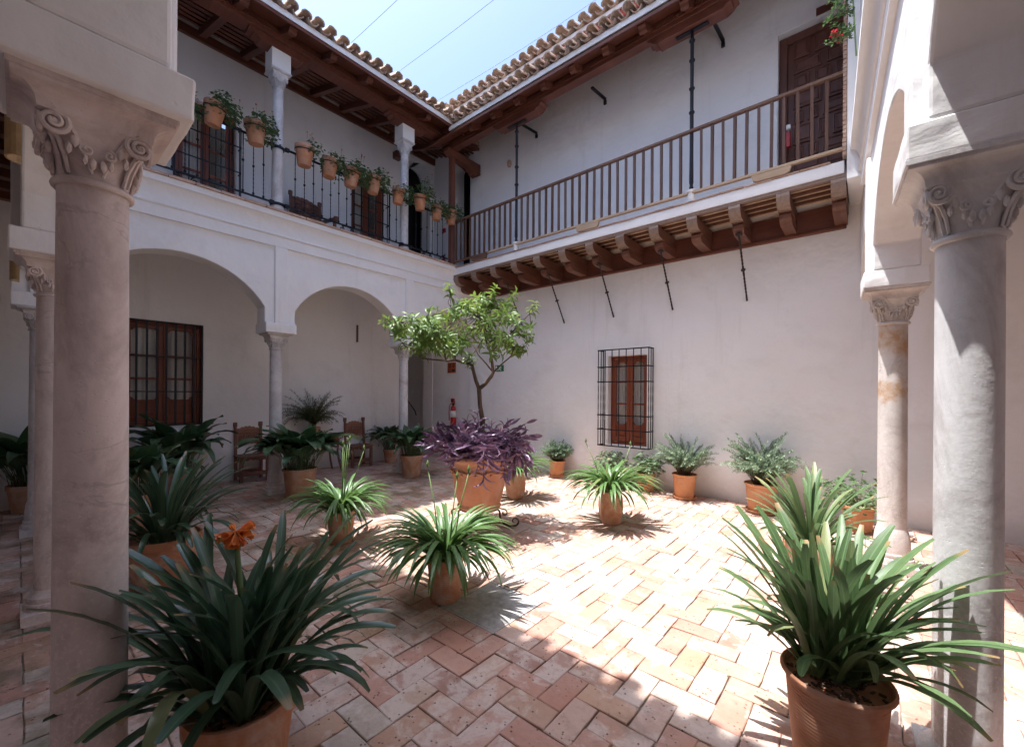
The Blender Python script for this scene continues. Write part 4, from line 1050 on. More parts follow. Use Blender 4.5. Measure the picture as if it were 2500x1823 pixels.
bm = B(); box(bm, -8.735, -8.55, 5.80, 5.96, 7.2, 7.36); o = obj('wall_corbel', bm, CORBELW); tag(o, 'small wooden block high on the upper gallery wall by the right column', 'block')
for x, z, l in ((-3.55, 2.86, 'upper half round clay wall sconce at the left edge'), (-5.95, 2.60, 'lower half round clay wall sconce at the left edge')):
    bm = B(); n = 10; A = []; Z = []
    pr = [(.075 * math.cos(PI * k / n), -.06 * math.sin(PI * k / n)) for k in range(n + 1)]; pr2 = [(a * .85, b * .85) for a, b in pr[::-1]]
    prism(bm, pr + pr2, 'z', z, z + .27); o = obj('wall_sconce', bm, YELLOW); o.location = (x, .008, 0); tag(o, l, 'sconce', 'half round wall sconces')
bm = B(); lathe(bm, [(0, 0), (.035, 0), (.05, .05), (.045, .11), (.02, .14), (0, .14)], 14); o = obj('wall_lamp', bm, COPE, smooth=40); o.location = (-6.0, 6.93, 6.55); tag(o, 'small round clay lamp on the wall left of the left iron post', 'lamp')

# ================================================================ FURNITURE
def carved_back(w, h, m_y=0):
    """carved panel: board with scalloped edge plus fret of raised strips"""
    bm = B(); n = 24; top = []; bot = []
    for i in range(n + 1):
        u = -w / 2 + w * i / n
        top.append((u, h * .80 + .055 * math.sin(PI * i / n) + (.010 if i % 4 in (1, 2) else -.004))); bot.append((u, (.012 if i % 4 in (1, 2) else 0)))
    prism(bm, top + bot[::-1], 'x', -.012, .012)
    fr = B()
    def ST(a, b, c, d): box(fr, .0125, .019, a, b, c, d)
    for c in (-.27, 0, .27):
        cu = c * w
        for (a, b, p, q) in ((-.085, -.055, .16, .62), (.055, .085, .16, .62), (-.055, .055, .16, .24), (-.055, .055, .56, .62), (-.03, .03, .31, .49), (-.135, -.105, .10, .40), (.105, .135, .36, .72)):
            ST(cu + a * w, cu + b * w, p * h, q * h)
    ST(-.46 * w, .46 * w, .045 * h, .075 * h); ST(-.46 * w, .46 * w, .74 * h, .77 * h)
    return bm, fr
def chair(loc, rz, label, arms=False, W=.46, D=.42, H=1.04, seat=.46, group='carved wooden chairs of the lower gallery'):
    t = thing('armchair' if arms else 'carved_chair', label, 'chair', loc, rz, None if arms else group)   # faces local +x
    for s in (-1, 1):
        y = s * (W / 2 - .025)
        bm = B(); bar(bm, (-D / 2 + .02, y, 0), (-D / 2 + .02, y, seat), .045, .05); bar(bm, (-D / 2 + .02, y, seat - .01), (-D / 2 - .03, y, H), .042, .045); box(bm, -D / 2 - .058, -D / 2 - .004, y - .03, y + .03, H - .08, H); obj('back_leg', bm, CHAIRW, t, bev=.004)
        bm = B(); h = seat - .03 if not arms else seat + .22
        bar(bm, (D / 2 - .03, y, 0), (D / 2 - .03, y, h), .048)
        for k in range(9): box(bm, D / 2 - .0575, D / 2 - .0025, y - .0275, y + .0275, .06 + k * .04, .075 + k * .04)
        obj('front_leg', bm, CHAIRW, t)
        bm = B(); bar(bm, (-D / 2 + .04, y, .12), (D / 2 - .055, y, .12), .03, .05); obj('stretcher', bm, CHAIRW, t)
        if arms:
            bm = B(); bar(bm, (-D / 2 - .02, y, seat + .26), (D / 2 - .02, y, seat + .24), .07, .04); lathe(bm, [(0, -.04), (.045, -.04), (.05, 0), (.045, .04), (0, .04)], 12, (D / 2 + .01, y, seat + .235)); obj('arm', bm, CHAIRW, t)
    bm = B(); bar(bm, (D / 2 - .03, -W / 2 + .05, .15), (D / 2 - .03, W / 2 - .05, .15), .03, .07); obj('front_stretcher', bm, CHAIRW, t)
    bm = B(); bar(bm, (-D / 2 + .02, -W / 2 + .05, .15), (-D / 2 + .02, W / 2 - .05, .15), .03, .05); obj('back_stretcher', bm, CHAIRW, t)
    bm = B(); box(bm, -D / 2 - .0, D / 2 + .015, -W / 2 - .01, W / 2 + .01, seat - .025, seat); obj('seat', bm, LEATHER if arms else CHAIRW, t, bev=.006)
    bm = B(); n = 12; pr = [(-W / 2 + .03, seat - .026), (-W / 2 + .03, seat - .08)] + [(-W / 2 + .03 + (W - .06) * i / n, seat - .07 + (.018 if i % 3 == 1 else -.008 if i % 3 == 2 else 0)) for i in range(1, n)] + [(W / 2 - .03, seat - .08), (W / 2 - .03, seat - .026)]
    prism(bm, pr, 'x', D / 2 - .02, D / 2 - .006); obj('apron', bm, CHAIRW, t)
    bm, fr = carved_back(W - .08, .33 if not arms else .5)
    tilt = Matrix.Translation((-D / 2 - .012, 0, H - .40 if not arms else H - .5)) @ Matrix.Rotation(-.09, 4, 'Y')
    p = obj('back_panel', bm, CARVED if not arms else CHAIRW, t); p.matrix_basis = tilt
    f = obj('fretwork', fr, CHAIRW if not arms else LEATHER, p, kind='stuff')
    return t
chair((-8.47, 2.74, 0), -.05, 'carved wooden chair between the barred window and the grey column')
chair((-8.44, 4.80, 0), -.12, 'carved wooden chair right of the fern table, by the aspidistra pots')
chair((-8.25, 3.72, 4.345), .15, 'dark armchair with arched carved back in the upper gallery', True, .66, .5, 1.12, .44)
t = thing('side_table', 'low wooden side table behind the large aspidistra, holding the fern pot', 'table', (-8.36, 3.86, 0))
bm = B(); box(bm, -.22, .22, -.42, .42, .655, .69); obj('table_top', bm, CHAIRW, t, bev=.006)
for sx in (-1, 1):
    for sy in (-1, 1):
        bm = B(); tube(bm, [(sx * .18, sy * .36, .655), (sx * .17, sy * .34, .4), (sx * .18, sy * .37, .2), (sx * .21, sy * .42, 0)], [.026, .02, .02, .024], 8); obj('leg', bm, CHAIRW, t, smooth=40)
bm = B(); box(bm, -.19, .19, -.37, .37, .56, .653); obj('drawer_box', bm, CHAIRW, t)

# ================================================================ PLANTS
CAMP = V((0, 0, 1.6))
def strap(L, w, t0, t1, n=9, fold=.22, tip=.25, base=.55, blunt=True, side=0, pw=1.6):
    """strap leaf: starts at tilt t0 from the vertical, ends at tilt t1 (radians), bends towards +x. Profile points are cut as 3 rows (V fold)."""
    p = V((0, 0, 0)); rows = []
    for i in range(n + 1):
        f = i / n; th = t0 + (t1 - t0) * f ** pw
        if i: p = p + V((math.sin(th), side * f, math.cos(th))) * (L / n)
        if f < .35: ww = base + (1 - base) * (f / .35)
        elif f > 1 - tip: q = (f - 1 + tip) / tip; ww = max(math.sqrt(max(1 - q * q, 0)), .42) if blunt else max(1 - q ** 1.3, .05)
        else: ww = 1
        nrm = V((-math.cos(th), 0, math.sin(th)))      # upper side
        h = w * ww / 2
        rows.append((p + V((0, h, 0)) + nrm * h * fold * 2, p.copy(), p + V((0, -h, 0)) + nrm * h * fold * 2))
    return rows
def rows_to(bm, rows, M=None, lay=None, tone=0):
    vs = [[bm.verts.new(M @ q if M else q) for q in r] for r in rows]
    for a, b in zip(vs, vs[1:]):
        for k in range(len(a) - 1):
            f = bm.faces.new((a[k], a[k + 1], b[k + 1], b[k])); f.smooth = True
            if lay: f[lay] = tone
def leaf_mesh(rows, mat, name='leaf'):
    bm = B(); rows_to(bm, rows); me = mesh(bm, name, mat, 'keep')
    a = me.attributes.new('across', 'FLOAT', 'POINT'); l = me.attributes.new('along', 'FLOAT', 'POINT'); w = len(rows[0]); n = len(rows) - 1
    a.data.foreach_set('value', [(-1, 0, 1)[j] if w == 3 else 0 for i in range(n + 1) for j in range(w)])
    l.data.foreach_set('value', [max(i / n, .005) for i in range(n + 1) for j in range(w)])
    return me
def pot_mesh(r, h, mat, style, rt=.72):
    bm = B(); rb_ = r * rt
    if style == 'rim': pr = [(0, 0), (rb_, 0), (rb_ + .004, .008), (r * .93, h * .82), (r * .93, h * .825), (r, h * .83), (r * 1.01, h * .98), (r * .995, h), (r * .93, h), (r * .92, h * .9), (0, h * .9)]
    elif style == 'roll': pr = [(0, 0), (rb_, 0), (rb_ + .006, .01), (r * .90, h * .90), (r * .96, h * .925), (r, h * .955), (r * .99, h * .985), (r * .955, h), (r * .92, h * .985), (r * .90, h * .92), (0, h * .9)]
    elif style == 'plain': pr = [(0, 0), (rb_, 0), (rb_ + .006, .008), (r * .86, h * .5), (r * .985, h * .95), (r, h * .985), (r * .985, h), (r * .94, h), (r * .92, h * .92), (0, h * .9)]
    else: pr = [(0, 0), (r * .72, 0), (r * .80, .02), (r * .97, h * .35), (r, h * .55), (r * .96, h * .8), (r * .84, h * .93), (r * .86, h), (r * .78, h), (r * .76, h * .93), (0, h * .9)]
    lathe(bm, pr, 32, wob=.006)
    return mesh(bm, 'pot', mat, 35)
def soil(r, z, t, rough=.012, chips=0):
    bm = B(); n = 9; m = 24; rings = [[bm.verts.new((0, 0, z + .015))]]
    rr = random.Random(int(r * 1000))
    for k in range(1, n + 1): rings.append([bm.verts.new((r * k / n * math.cos(2 * PI * i / m), r * k / n * math.sin(2 * PI * i / m), z + rr.uniform(-rough, rough) + .012 * (1 - k / n))) for i in range(m)])
    for i in range(m): bm.faces.new((rings[0][0], rings[1][i], rings[1][(i + 1) % m]))
    for a, b in zip(rings[1:], rings[2:]):
        for i in range(m): bm.faces.new((a[i], b[i], b[(i + 1) % m], a[(i + 1) % m]))
    for k in range(chips):
        a = rr.uniform(0, 2 * PI); q = r * math.sqrt(rr.random()) * .93
        M = Matrix.Translation((q * math.cos(a), q * math.sin(a), z + .022)) @ Matrix.Rotation(rr.uniform(0, 6), 4, 'Z') @ Matrix.Rotation(rr.uniform(-.6, .6), 4, 'X')
        box(bm, -.012, .012, -.005, .005, -.003, .003, 0, M)
    return obj('soil', bm, SOIL, t, kind='stuff' if chips else None)
def potted(name, label, cat, loc, r, h, mat, style, rz=0, group=None, chips=0, tilt=None, rt=.72):
    t = thing(name, label, cat, loc, rz, group)
    if tilt: t.rotation_euler = (tilt[0], tilt[1], rz)
    inst('pot', pot_mesh(r, h, mat, style, rt), t)
    soil(r * .9, h * .88, t, .008, chips)
    return t
# leaf sets, shared by all plants of a kind
rl = random.Random(21)
def leafset(mat, n, fn): return [leaf_mesh(fn(i / (n - 1)), mat) for i in range(n)]
# ordered from inner upright (0) to outer arching (1)
CLIV = leafset(L_CLIV, 12, lambda f: strap(.50 + .27 * math.sin(PI * min(1, f * 1.1 + .1)) , .036 + .010 * rl.random(), .06 + .70 * f, .55 + 1.9 * f + rl.uniform(-.2, .25), 11, .16, .2, .62, True, rl.uniform(-.10, .10)))
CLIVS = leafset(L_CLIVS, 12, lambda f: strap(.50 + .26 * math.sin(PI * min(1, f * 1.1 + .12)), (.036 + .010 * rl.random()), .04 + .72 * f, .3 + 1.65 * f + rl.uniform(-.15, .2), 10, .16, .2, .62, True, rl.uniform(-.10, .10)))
BENT = [leaf_mesh(strap(.5 + .08 * k, .042, .35 + .12 * k, 2.5, 11, .1, .2, .6, True, .1 * (k - 1), 3.2), L_CLIV) for k in range(3)]
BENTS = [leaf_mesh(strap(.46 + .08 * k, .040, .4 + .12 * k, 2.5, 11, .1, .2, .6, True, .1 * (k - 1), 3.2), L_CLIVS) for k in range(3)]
AGAP = leafset(L_AGAP, 12, lambda f: strap(.42 + .24 * math.sin(PI * min(1, f * .9 + .1)), .025 + .009 * rl.random(), .06 + .46 * f, 2.0 + 1.1 * f + rl.uniform(-.7, .1), 13, .2, .3, .6, False, rl.uniform(-.16, .16), .98))
def aspi(f):
    # petiole then broad blade
    L = .28 + .14 * rl.random(); P = .16 + .14 * rl.random(); w = .105 + .04 * rl.random(); n = 9
    t0 = .10 + .45 * f; t1 = .75 + 2.0 * f + rl.uniform(-.2, .25); rows = []; p = V((0, 0, 0)); side = rl.uniform(-.22, .22)
    for i in range(3):
        if i: p = p + V((math.sin(t0), 0, math.cos(t0))) * (P / 2)
        rows.append((p + V((0, .004, 0)), p.copy(), p + V((0, -.004, 0))))
    for i in range(1, n + 1):
        q = i / n; th = t0 + (t1 - t0) * q ** 1.1
        p = p + V((math.sin(th), side * q, math.cos(th))) * (L / n)
        h = w / 2 * max(math.sin(PI * min(.06 + q ** .8 * .94, 1)), .03); nrm = V((-math.cos(th), 0, math.sin(th)))
        wv = .012 * math.sin(q * 8 + f * 9)
        rows.append((p + V((0, h, 0)) + nrm * (h * .22 + wv), p.copy(), p + V((0, -h, 0)) + nrm * (h * .22 - wv)))
    return rows
ASPI = leafset(L_ASPI, 14, aspi)
def crown(t, leaves, n, r, z, seed, scale=1, spread=(0, 1), dens=1.0, azi=None, flat=1):
    rr = random.Random(seed)
    for k in range(n):
        f = spread[0] + (spread[1] - spread[0]) * (k + rr.random()) / n
        a = (k * 2.39996 + rr.uniform(-.4, .4)) if azi is None else azi(rr)
        q = r * dens * (.25 + .65 * f) * math.sqrt(rr.uniform(.3, 1))
        me = leaves[min(int(f * len(leaves) * .999), len(leaves) - 1)]
        s = scale * rr.uniform(.84, 1.12)
        M = Matrix.Translation((q * math.cos(a), q * math.sin(a), z - .01)) @ Matrix.Rotation(a + rr.uniform(-.45, .45), 4, 'Z') @ Matrix.Rotation(rr.uniform(-.16, .16), 4, 'X') @ Matrix.Diagonal((s, s * (1 if rr.random() < .5 else -1), s * flat, 1))
        inst('leaf', me, t, M)
# --- big clivias
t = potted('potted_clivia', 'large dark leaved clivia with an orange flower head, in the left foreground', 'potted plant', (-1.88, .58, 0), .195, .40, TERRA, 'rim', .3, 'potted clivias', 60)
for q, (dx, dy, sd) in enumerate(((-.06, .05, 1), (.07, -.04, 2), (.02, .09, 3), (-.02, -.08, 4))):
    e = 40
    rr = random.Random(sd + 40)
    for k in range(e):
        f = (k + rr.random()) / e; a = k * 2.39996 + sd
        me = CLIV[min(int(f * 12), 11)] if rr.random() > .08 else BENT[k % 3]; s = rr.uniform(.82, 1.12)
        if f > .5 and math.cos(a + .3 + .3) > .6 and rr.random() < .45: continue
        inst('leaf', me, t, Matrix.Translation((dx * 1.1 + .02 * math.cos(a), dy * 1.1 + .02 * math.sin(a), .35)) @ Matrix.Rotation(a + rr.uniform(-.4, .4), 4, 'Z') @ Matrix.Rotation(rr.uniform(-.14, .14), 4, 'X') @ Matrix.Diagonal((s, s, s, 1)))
# flower head: a stalk and drooping orange trumpets, each its own piece
fh = thing('flower_head', None, None); fh.parent = t; fh.location = Matrix.Rotation(-.3, 3, 'Z') @ V((-.19, .03, .99)); fh['label'] = 'orange clivia flower head'
fh.rotation_euler = (.0, 0, 0)
bm = B(); tube(bm, [(.12, -.02, -.60), (.05, -.01, -.25), (0, 0, 0)], [.013, .012, .010], 8); obj('stalk', bm, STEM, fh, smooth=True)
bm = B()
for k in range(6):
    a = k * PI / 3; rows = []
    for i in range(6):
        q = i / 5; rr_ = .004 + .008 * q + .008 * q ** 5; ww = (.0035 + .0085 * math.sin(PI * min(.1 + q * .75, 1))); c = V((rr_ * math.cos(a), rr_ * math.sin(a), q * .062)); s = V((-math.sin(a), math.cos(a), 0)) * ww
        rows.append((c + s, c * 1.04, c - s))
    rows_to(bm, rows)
tube(bm, [(0, 0, -.035), (0, 0, 0)], [.003, .005], 6, cap=False)
fm = mesh(bm, 'flower', PET_O, 'keep')
rr = random.Random(6)
for k in range(21):
    a = k * 2.39996; el = rr.uniform(-1.25, .35)
    d = V((math.cos(a) * math.cos(el), math.sin(a) * math.cos(el), math.sin(el)))
    inst('flower', fm, fh, Matrix.Translation(d * .026 + V((0, 0, .01))) @ d.to_track_quat('Z', 'Y').to_matrix().to_4x4() @ Matrix.Scale(rr.uniform(.62, .82), 4))
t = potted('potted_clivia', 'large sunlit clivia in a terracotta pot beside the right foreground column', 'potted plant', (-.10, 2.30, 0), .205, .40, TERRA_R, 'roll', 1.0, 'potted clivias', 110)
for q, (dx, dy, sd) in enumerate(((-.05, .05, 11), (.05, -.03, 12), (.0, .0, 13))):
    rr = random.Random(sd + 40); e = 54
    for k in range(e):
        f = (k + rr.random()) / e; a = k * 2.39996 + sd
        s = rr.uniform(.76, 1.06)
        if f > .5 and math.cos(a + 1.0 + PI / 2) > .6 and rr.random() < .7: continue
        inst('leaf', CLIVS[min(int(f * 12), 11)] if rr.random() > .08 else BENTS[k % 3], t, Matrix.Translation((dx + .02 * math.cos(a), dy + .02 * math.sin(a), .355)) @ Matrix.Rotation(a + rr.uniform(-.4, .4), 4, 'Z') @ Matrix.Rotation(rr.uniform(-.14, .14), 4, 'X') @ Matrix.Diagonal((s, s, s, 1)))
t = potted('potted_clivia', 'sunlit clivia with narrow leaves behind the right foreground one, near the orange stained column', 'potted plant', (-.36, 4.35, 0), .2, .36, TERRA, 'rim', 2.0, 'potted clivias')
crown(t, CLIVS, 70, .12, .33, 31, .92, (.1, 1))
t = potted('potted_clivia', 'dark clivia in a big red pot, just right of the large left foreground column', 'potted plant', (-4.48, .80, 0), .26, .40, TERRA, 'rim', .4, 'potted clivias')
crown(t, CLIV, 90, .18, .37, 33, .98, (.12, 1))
# --- agapanthus
def agapanthus(label, x, y, r, h, n, seed, style, scapes, sc=1, mat=TERRA):
    n = int(n * 1.5)
    t = potted('potted_agapanthus', label, 'potted plant', (x, y, 0), r, h, mat, style, seed, 'potted agapanthus')
    crown(t, AGAP, n, r * .8, h * .9, seed, sc)
    for (dx, dy, hh) in scapes:
        bm = B(); tube(bm, [(dx * .25, dy * .25, h * .85), (dx * .6, dy * .6, h + (hh - h) * .55), (dx, dy, hh)], [.006, .005, .0045], 6); s = obj('scape', bm, STEM, t, smooth=True)
        s.rotation_euler.z = -seed
        bm = B(); lathe(bm, [(0, 0), (.008, .006), (.014, .022), (.010, .042), (.003, .06), (0, .064)], 8, (dx, dy, hh - .003)); obj('bud', bm, STEM, s, smooth=True)
agapanthus('agapanthus in a plain clay pot at the centre front, beside the grey cover slab', -2.50, 2.16, .146, .34, 118, 3, 'plain', ((-.20, -.02, 1.0), (.02, .10, .92), (.13, .12, .98)), 1.06)
agapanthus('agapanthus with several bud stalks left of centre, at the edge of the shade', -4.30, 2.25, .15, .34, 105, 4, 'rim', ((-.06, .05, 1.02), (.07, .06, 1.08), (.03, .02, .98), (.0, .07, 1.05), (.18, .16, .98)), 1.0)
agapanthus('agapanthus half hidden behind the urn with the purple plant', -4.10, 4.93, .155, .40, 100, 5, 'belly', (), 1.0)
agapanthus('agapanthus in a round bellied pot standing alone in the sun, below the grilled window', -2.42, 4.76, .150, .40, 120, 6, 'belly', ((-.30, -.1, .98), (.18, .16, .96)), 1.08)
# --- aspidistras
def aspidistra(label, x, y, r, h, n, seed, sc=1, style='rim', mat=TERRA, name='potted_aspidistra'):
    t = potted(name, label, 'potted plant', (x, y, 0), r, h, mat, style, seed, 'potted aspidistras')
    crown(t, ASPI, n, r * .95, h * .88, seed, sc, (0, 1), 1.0)
    bm = B(); rr = random.Random(seed)
    for k in range(70):
        a = rr.uniform(0, 2 * PI); q = r * .85 * math.sqrt(rr.random()); l = rr.uniform(.12, .22); lean = rr.uniform(.0, .05)
        tube(bm, [(q * math.cos(a), q * math.sin(a), h * .86), ((q + lean) * math.cos(a), (q + lean) * math.sin(a), h * .86 + l)], .0035, 4, cap=False)
    obj('stalk_thicket', bm, STEMB, t, kind='stuff')
aspidistra('big aspidistra in a large pale pot in front of the grey column and carved chair', -6.62, 2.80, .25, .44, 120, 7, 1.42, 'roll')
aspidistra('aspidistra in a brown pot, left of the purple plant and before the second column', -6.62, 4.86, .215, .42, 85, 8, 1.22)
aspidistra('dark aspidistra in a small red pot against the back wall, behind another aspidistra', -8.36, 5.55, .16, .30, 55, 9, 1.25)
aspidistra('tall aspidistra below the barred window, behind the dark clivia', -8.02, 1.60, .22, .38, 46, 10, 1.75)
aspidistra('aspidistra just behind the edge of the large left column, partly hidden', -6.55, .93, .22, .40, 70, 12, 1.4)
aspidistra('aspidistra in a red pot at the far left edge, behind the slim columns', -8.45, .10, .2, .36, 58, 13, 1.7)
# --- shrubs with small leaves along the stems (joined foliage: too small to pick apart)
def small_leaf(bm, lay, p, d, L, w, tone, up=V((0, 0, 1))):
    d = d.normalized(); s = d.cross(up)
    if s.length < .1: s = d.cross(V((1, 0, 0)))
    s.normalize(); u = s.cross(d)
    vs = [bm.verts.new(p), bm.verts.new(p + d * L * .5 + s * w / 2 + u * w * .12), bm.verts.new(p + d * L), bm.verts.new(p + d * L * .5 - s * w / 2 + u * w * .12), bm.verts.new(p + d * L * .5)]
    for f in ((0, 1, 4), (1, 2, 4), (2, 3, 4), (3, 0, 4)):
        q = bm.faces.new([vs[i] for i in f]); q[lay] = tone; q.smooth = True
def shrub(t, z, r, stems, H, spread, seed, L, w, mat, gap=.016, droop=0, flowers=None, per=2, start=.25):
    rr = random.Random(seed); fb = B(); lay = fb.faces.layers.float.new('tone'); sb = B()
    for k in range(stems):
        a = rr.uniform(0, 2 * PI); lean = spread * math.sqrt(rr.random()); l = H * rr.uniform(.6, 1) * (1 - .25 * lean / max(spread, .01))
        p = V((r * .5 * rr.uniform(-1, 1), r * .5 * rr.uniform(-1, 1), z)); th = .1 + .3 * lean; pts = [p.copy()]
        n = 9
        for i in range(n):
            th2 = th + lean * 1.2 * (i / n) + droop * (i / n) ** 2; a2 = a + rr.uniform(-.15, .15)
            p = p + V((math.sin(th2) * math.cos(a2), math.sin(th2) * math.sin(a2), math.cos(th2))) * (l / n); pts.append(p.copy())
        tube(sb, pts, [.004 - .0028 * i / n for i in range(n + 1)], 4, cap=False)
        d = 0; i = 0
        acc = start * l
        while acc < l:
            f = acc / l * n; i = min(int(f), n - 1); q = pts[i].lerp(pts[i + 1], f - i); dr = (pts[i + 1] - pts[i]).normalized()
            for j in range(per):
                ph = acc / gap * 2.4 + j * 2 * PI / per
                sx = dr.cross(V((0, 0, 1)) if abs(dr.z) < .9 else V((1, 0, 0))).normalized(); sy = dr.cross(sx)
                ld = (sx * math.cos(ph) + sy * math.sin(ph)) * .85 + dr * .6 + V((0, 0, .15))
                small_leaf(fb, lay, q, ld, L * rr.uniform(.7, 1.15), w * rr.uniform(.8, 1.2), rr.random())
            acc += gap * rr.uniform(.8, 1.3)
    obj('stem', sb, STEMB, t, kind='stuff'); obj('foliage', fb, mat, t, 'keep', kind='stuff')
    if flowers:
        fm_, n = flowers; bm = B(); lay = bm.faces.layers.float.new('tone')
        for k in range(n):
            a = rr.uniform(0, 2 * PI); q = V((math.cos(a) * spread * H * .55 * rr.random(), math.sin(a) * spread * H * .55 * rr.random(), z + H * rr.uniform(.25, .85)))
            for j in range(5): small_leaf(bm, lay, q, V((math.cos(j * 1.257), math.sin(j * 1.257), .5)), .016, .013, rr.random())
        obj('blossom', bm, fm_, t, 'keep', kind='stuff')
def saucer(x, y, r, label):
    bm = B(); lathe(bm, [(0, 0), (r * .9, 0), (r, .012), (r * 1.03, .035), (r * .97, .035), (r * .93, .016), (0, .016)], 28)
    o = obj('saucer', bm, TERRA_N, smooth=35); o.location = (x, y, .004); tag(o, label, 'saucer', 'terracotta saucers along the wall')
NP = 'potted shrubs along the white wall'
def npot(label, x, y, r, h, seed, name='potted_shrub', sauc=None):
    z = 0
    if sauc: saucer(x, y, r * .92, sauc); z = .021
    return potted(name, label, 'potted plant', (x, y, z), r, h, TERRA_N, 'roll', seed, NP)
t = npot('small round grey green shrub in an orange pot, leftmost along the wall', -4.55, 6.72, .165, .30, 1, sauc='small terracotta saucer under the leftmost shrub pot by the wall')
shrub(t, .25, .15, 300, .50, 1.05, 51, .040, .013, L_SHRUB, .013, per=3, start=.3)
t = npot('feathery grey green shrub in an orange pot on a saucer, right of the grilled window', -2.15, 6.66, .185, .36, 2, sauc='terracotta saucer under the shrub right of the grilled window')
shrub(t, .31, .15, 150, .82, .98, 52, .038, .015, L_SHRUB, .014, .5, (PET_P, 9))
t = npot('larger feathery shrub with upright sprays in an orange pot, rightmost along the wall', -1.10, 6.58, .215, .38, 3, sauc='large terracotta saucer under the rightmost shrub pot by the wall')
shrub(t, .33, .18, 190, .86, 1.0, 53, .040, .016, L_SHRUB, .014, .6)
# --- geraniums: lobed round leaves on short stalks (foliage joined, small)
def geranium(t, z, r, n, H, W, seed, size=.05, hang=0, red=0, center=(0, 0), mat=L_GER, leg=1):
    rr = random.Random(seed); fb = B(); lay = fb.faces.layers.float.new('tone'); sb = B(); rb2 = B(); rlay = rb2.faces.layers.float.new('tone')
    for k in range(n):
        a = rr.uniform(0, 2 * PI); q = math.sqrt(rr.random()); zz = z + H * rr.random() * (1 - .5 * q) - hang * q * rr.random()
        c = V((center[0] + W * q * math.cos(a), center[1] + W * q * math.sin(a), zz))
        nr = V((math.cos(a) * .6 * q + rr.uniform(-.5, .5), math.sin(a) * .6 * q + rr.uniform(-.5, .5), 1)).normalized()
        s = nr.cross(V((1, 0, 0))).normalized(); u = s.cross(nr); R_ = size * rr.uniform(.6, 1.1) / 2; tone = rr.random()
        cv = fb.verts.new(c - nr * R_ * .25); ring = []
        m = 10
        for i in range(m):
            an = 2 * PI * i / m; k2 = R_ * (1 if i % 2 else .80) * (0.45 if i == 0 else 1)
            ring.append(fb.verts.new(c + (s * math.cos(an) + u * math.sin(an)) * k2 + nr * R_ * .12 * (i % 2)))
        for i in range(m):
            f = fb.faces.new((cv, ring[i], ring[(i + 1) % m])); f[lay] = tone
        if leg and k % 3 == 0: tube(sb, [(center[0] + rr.uniform(-.3, .3) * r, center[1] + rr.uniform(-.3, .3) * r, z - .02), c.lerp(V((center[0], center[1], z)), .35) + V((0, 0, .02)), c - nr * R_ * .25], .0022, 3, cap=False)
    for k in range(red):
        a = rr.uniform(0, 2 * PI); c = V((center[0] + W * .8 * rr.random() * math.cos(a), center[1] + W * .8 * rr.random() * math.sin(a), z + H * rr.uniform(.7, 1.25)))
        tube(sb, [c - V((0, 0, .10)), c], .002, 3, cap=False)
        for j in range(9): small_leaf(rb2, rlay, c, V((rr.uniform(-1, 1), rr.uniform(-1, 1), rr.uniform(-.3, 1))), .018, .014, rr.random())
    if len(sb.verts): obj('stem', sb, STEM, t, kind='stuff')
    else: sb.free()
    obj('foliage', fb, mat, t, 'keep', kind='stuff')
    if red: obj('blossom', rb2, PET_R, t, 'keep', kind='stuff')
    else: rb2.free()
t = npot('round leaved geranium in an orange pot below the right edge of the grilled window', -2.80, 6.74, .16, .30, 4, 'potted_geranium')
geranium(t, .28, .1, 260, .42, .30, 61, .07)
t = npot('round leaved geranium below the window, hidden behind the sunlit agapanthus', -3.42, 6.72, .16, .30, 5, 'potted_geranium')
geranium(t, .28, .1, 240, .42, .30, 62, .07)
t = npot('round leaved geranium by the wall behind the narrow leaved clivia, next to the stained column', -.08, 6.45, .17, .30, 6, 'potted_geranium')
geranium(t, .28, .1, 330, .46, .42, 63, .07)
# --- asparagus fern on the side table
t = potted('potted_fern', 'wispy asparagus fern in a pot on the side table against the gallery wall', 'potted plant', (-8.38, 3.80, .69), .13, .22, TERRA, 'rim', 0)
rr = random.Random(9); fb = B(); lay = fb.faces.layers.float.new('tone'); sb = B()
for k in range(120):
    a = rr.uniform(0, 2 * PI); lean = rr.uniform(.25, 1.45); p = V((0, 0, .2)); pts = [p.copy()]; l = rr.uniform(.40, .92); n = 12
    for i in range(n):
        th = .1 + lean * .35 + lean * 1.5 * (i / n) ** 1.3; p = p + V((math.sin(th) * math.cos(a) * .55, math.sin(th) * math.sin(a), math.cos(th))) * l / n; pts.append(p.copy())
    tube(sb, pts, .0022, 3, cap=False)
    for i in range(3, n):
        for j in range(12):
            q = pts[i].lerp(pts[i + 1], rr.random()); d = V((rr.uniform(-1, 1), rr.uniform(-1, 1), rr.uniform(-.5, .6)))
            small_leaf(fb, lay, q, d, rr.uniform(.03, .065), .009, rr.random())
obj('stem', sb, STEMB, t, kind='stuff'); obj('foliage', fb, L_FERN, t, 'keep', kind='stuff')
# --- hanging geranium pots along the iron rail
HP = [(1.30, 5.52, 1.0), (1.727, 5.63, 1.0), (2.272, 5.63, 1.05), (2.965, 5.60, 1.05), (3.368, 5.565, 1.0), (3.75, 5.555, 1.02), (4.188, 5.60, 1.0), (4.717, 5.56, .92), (5.25, 5.63, .96), (5.665, 5.555, .92), (6.07, 5.60, .96)]
HL = ['hanging geranium pot leftmost on the iron rail, almost hidden by the left arch', 'hanging geranium pot in front of the glazed gallery door', 'hanging geranium pot just left of the left upper column', 'hanging pot with sparse geranium just right of the left upper column', 'pinkish hanging geranium pot above the armchair', 'bright orange hanging geranium pot left of the narrow gallery door', 'hanging geranium pot overlapping the narrow gallery door', 'small pale hanging geranium pot just left of the right upper column', 'hanging geranium pot right of the right upper column, with a tall spray', 'hanging geranium pot second from the corner post', 'hanging geranium pot right beside the corner post']
hm = None
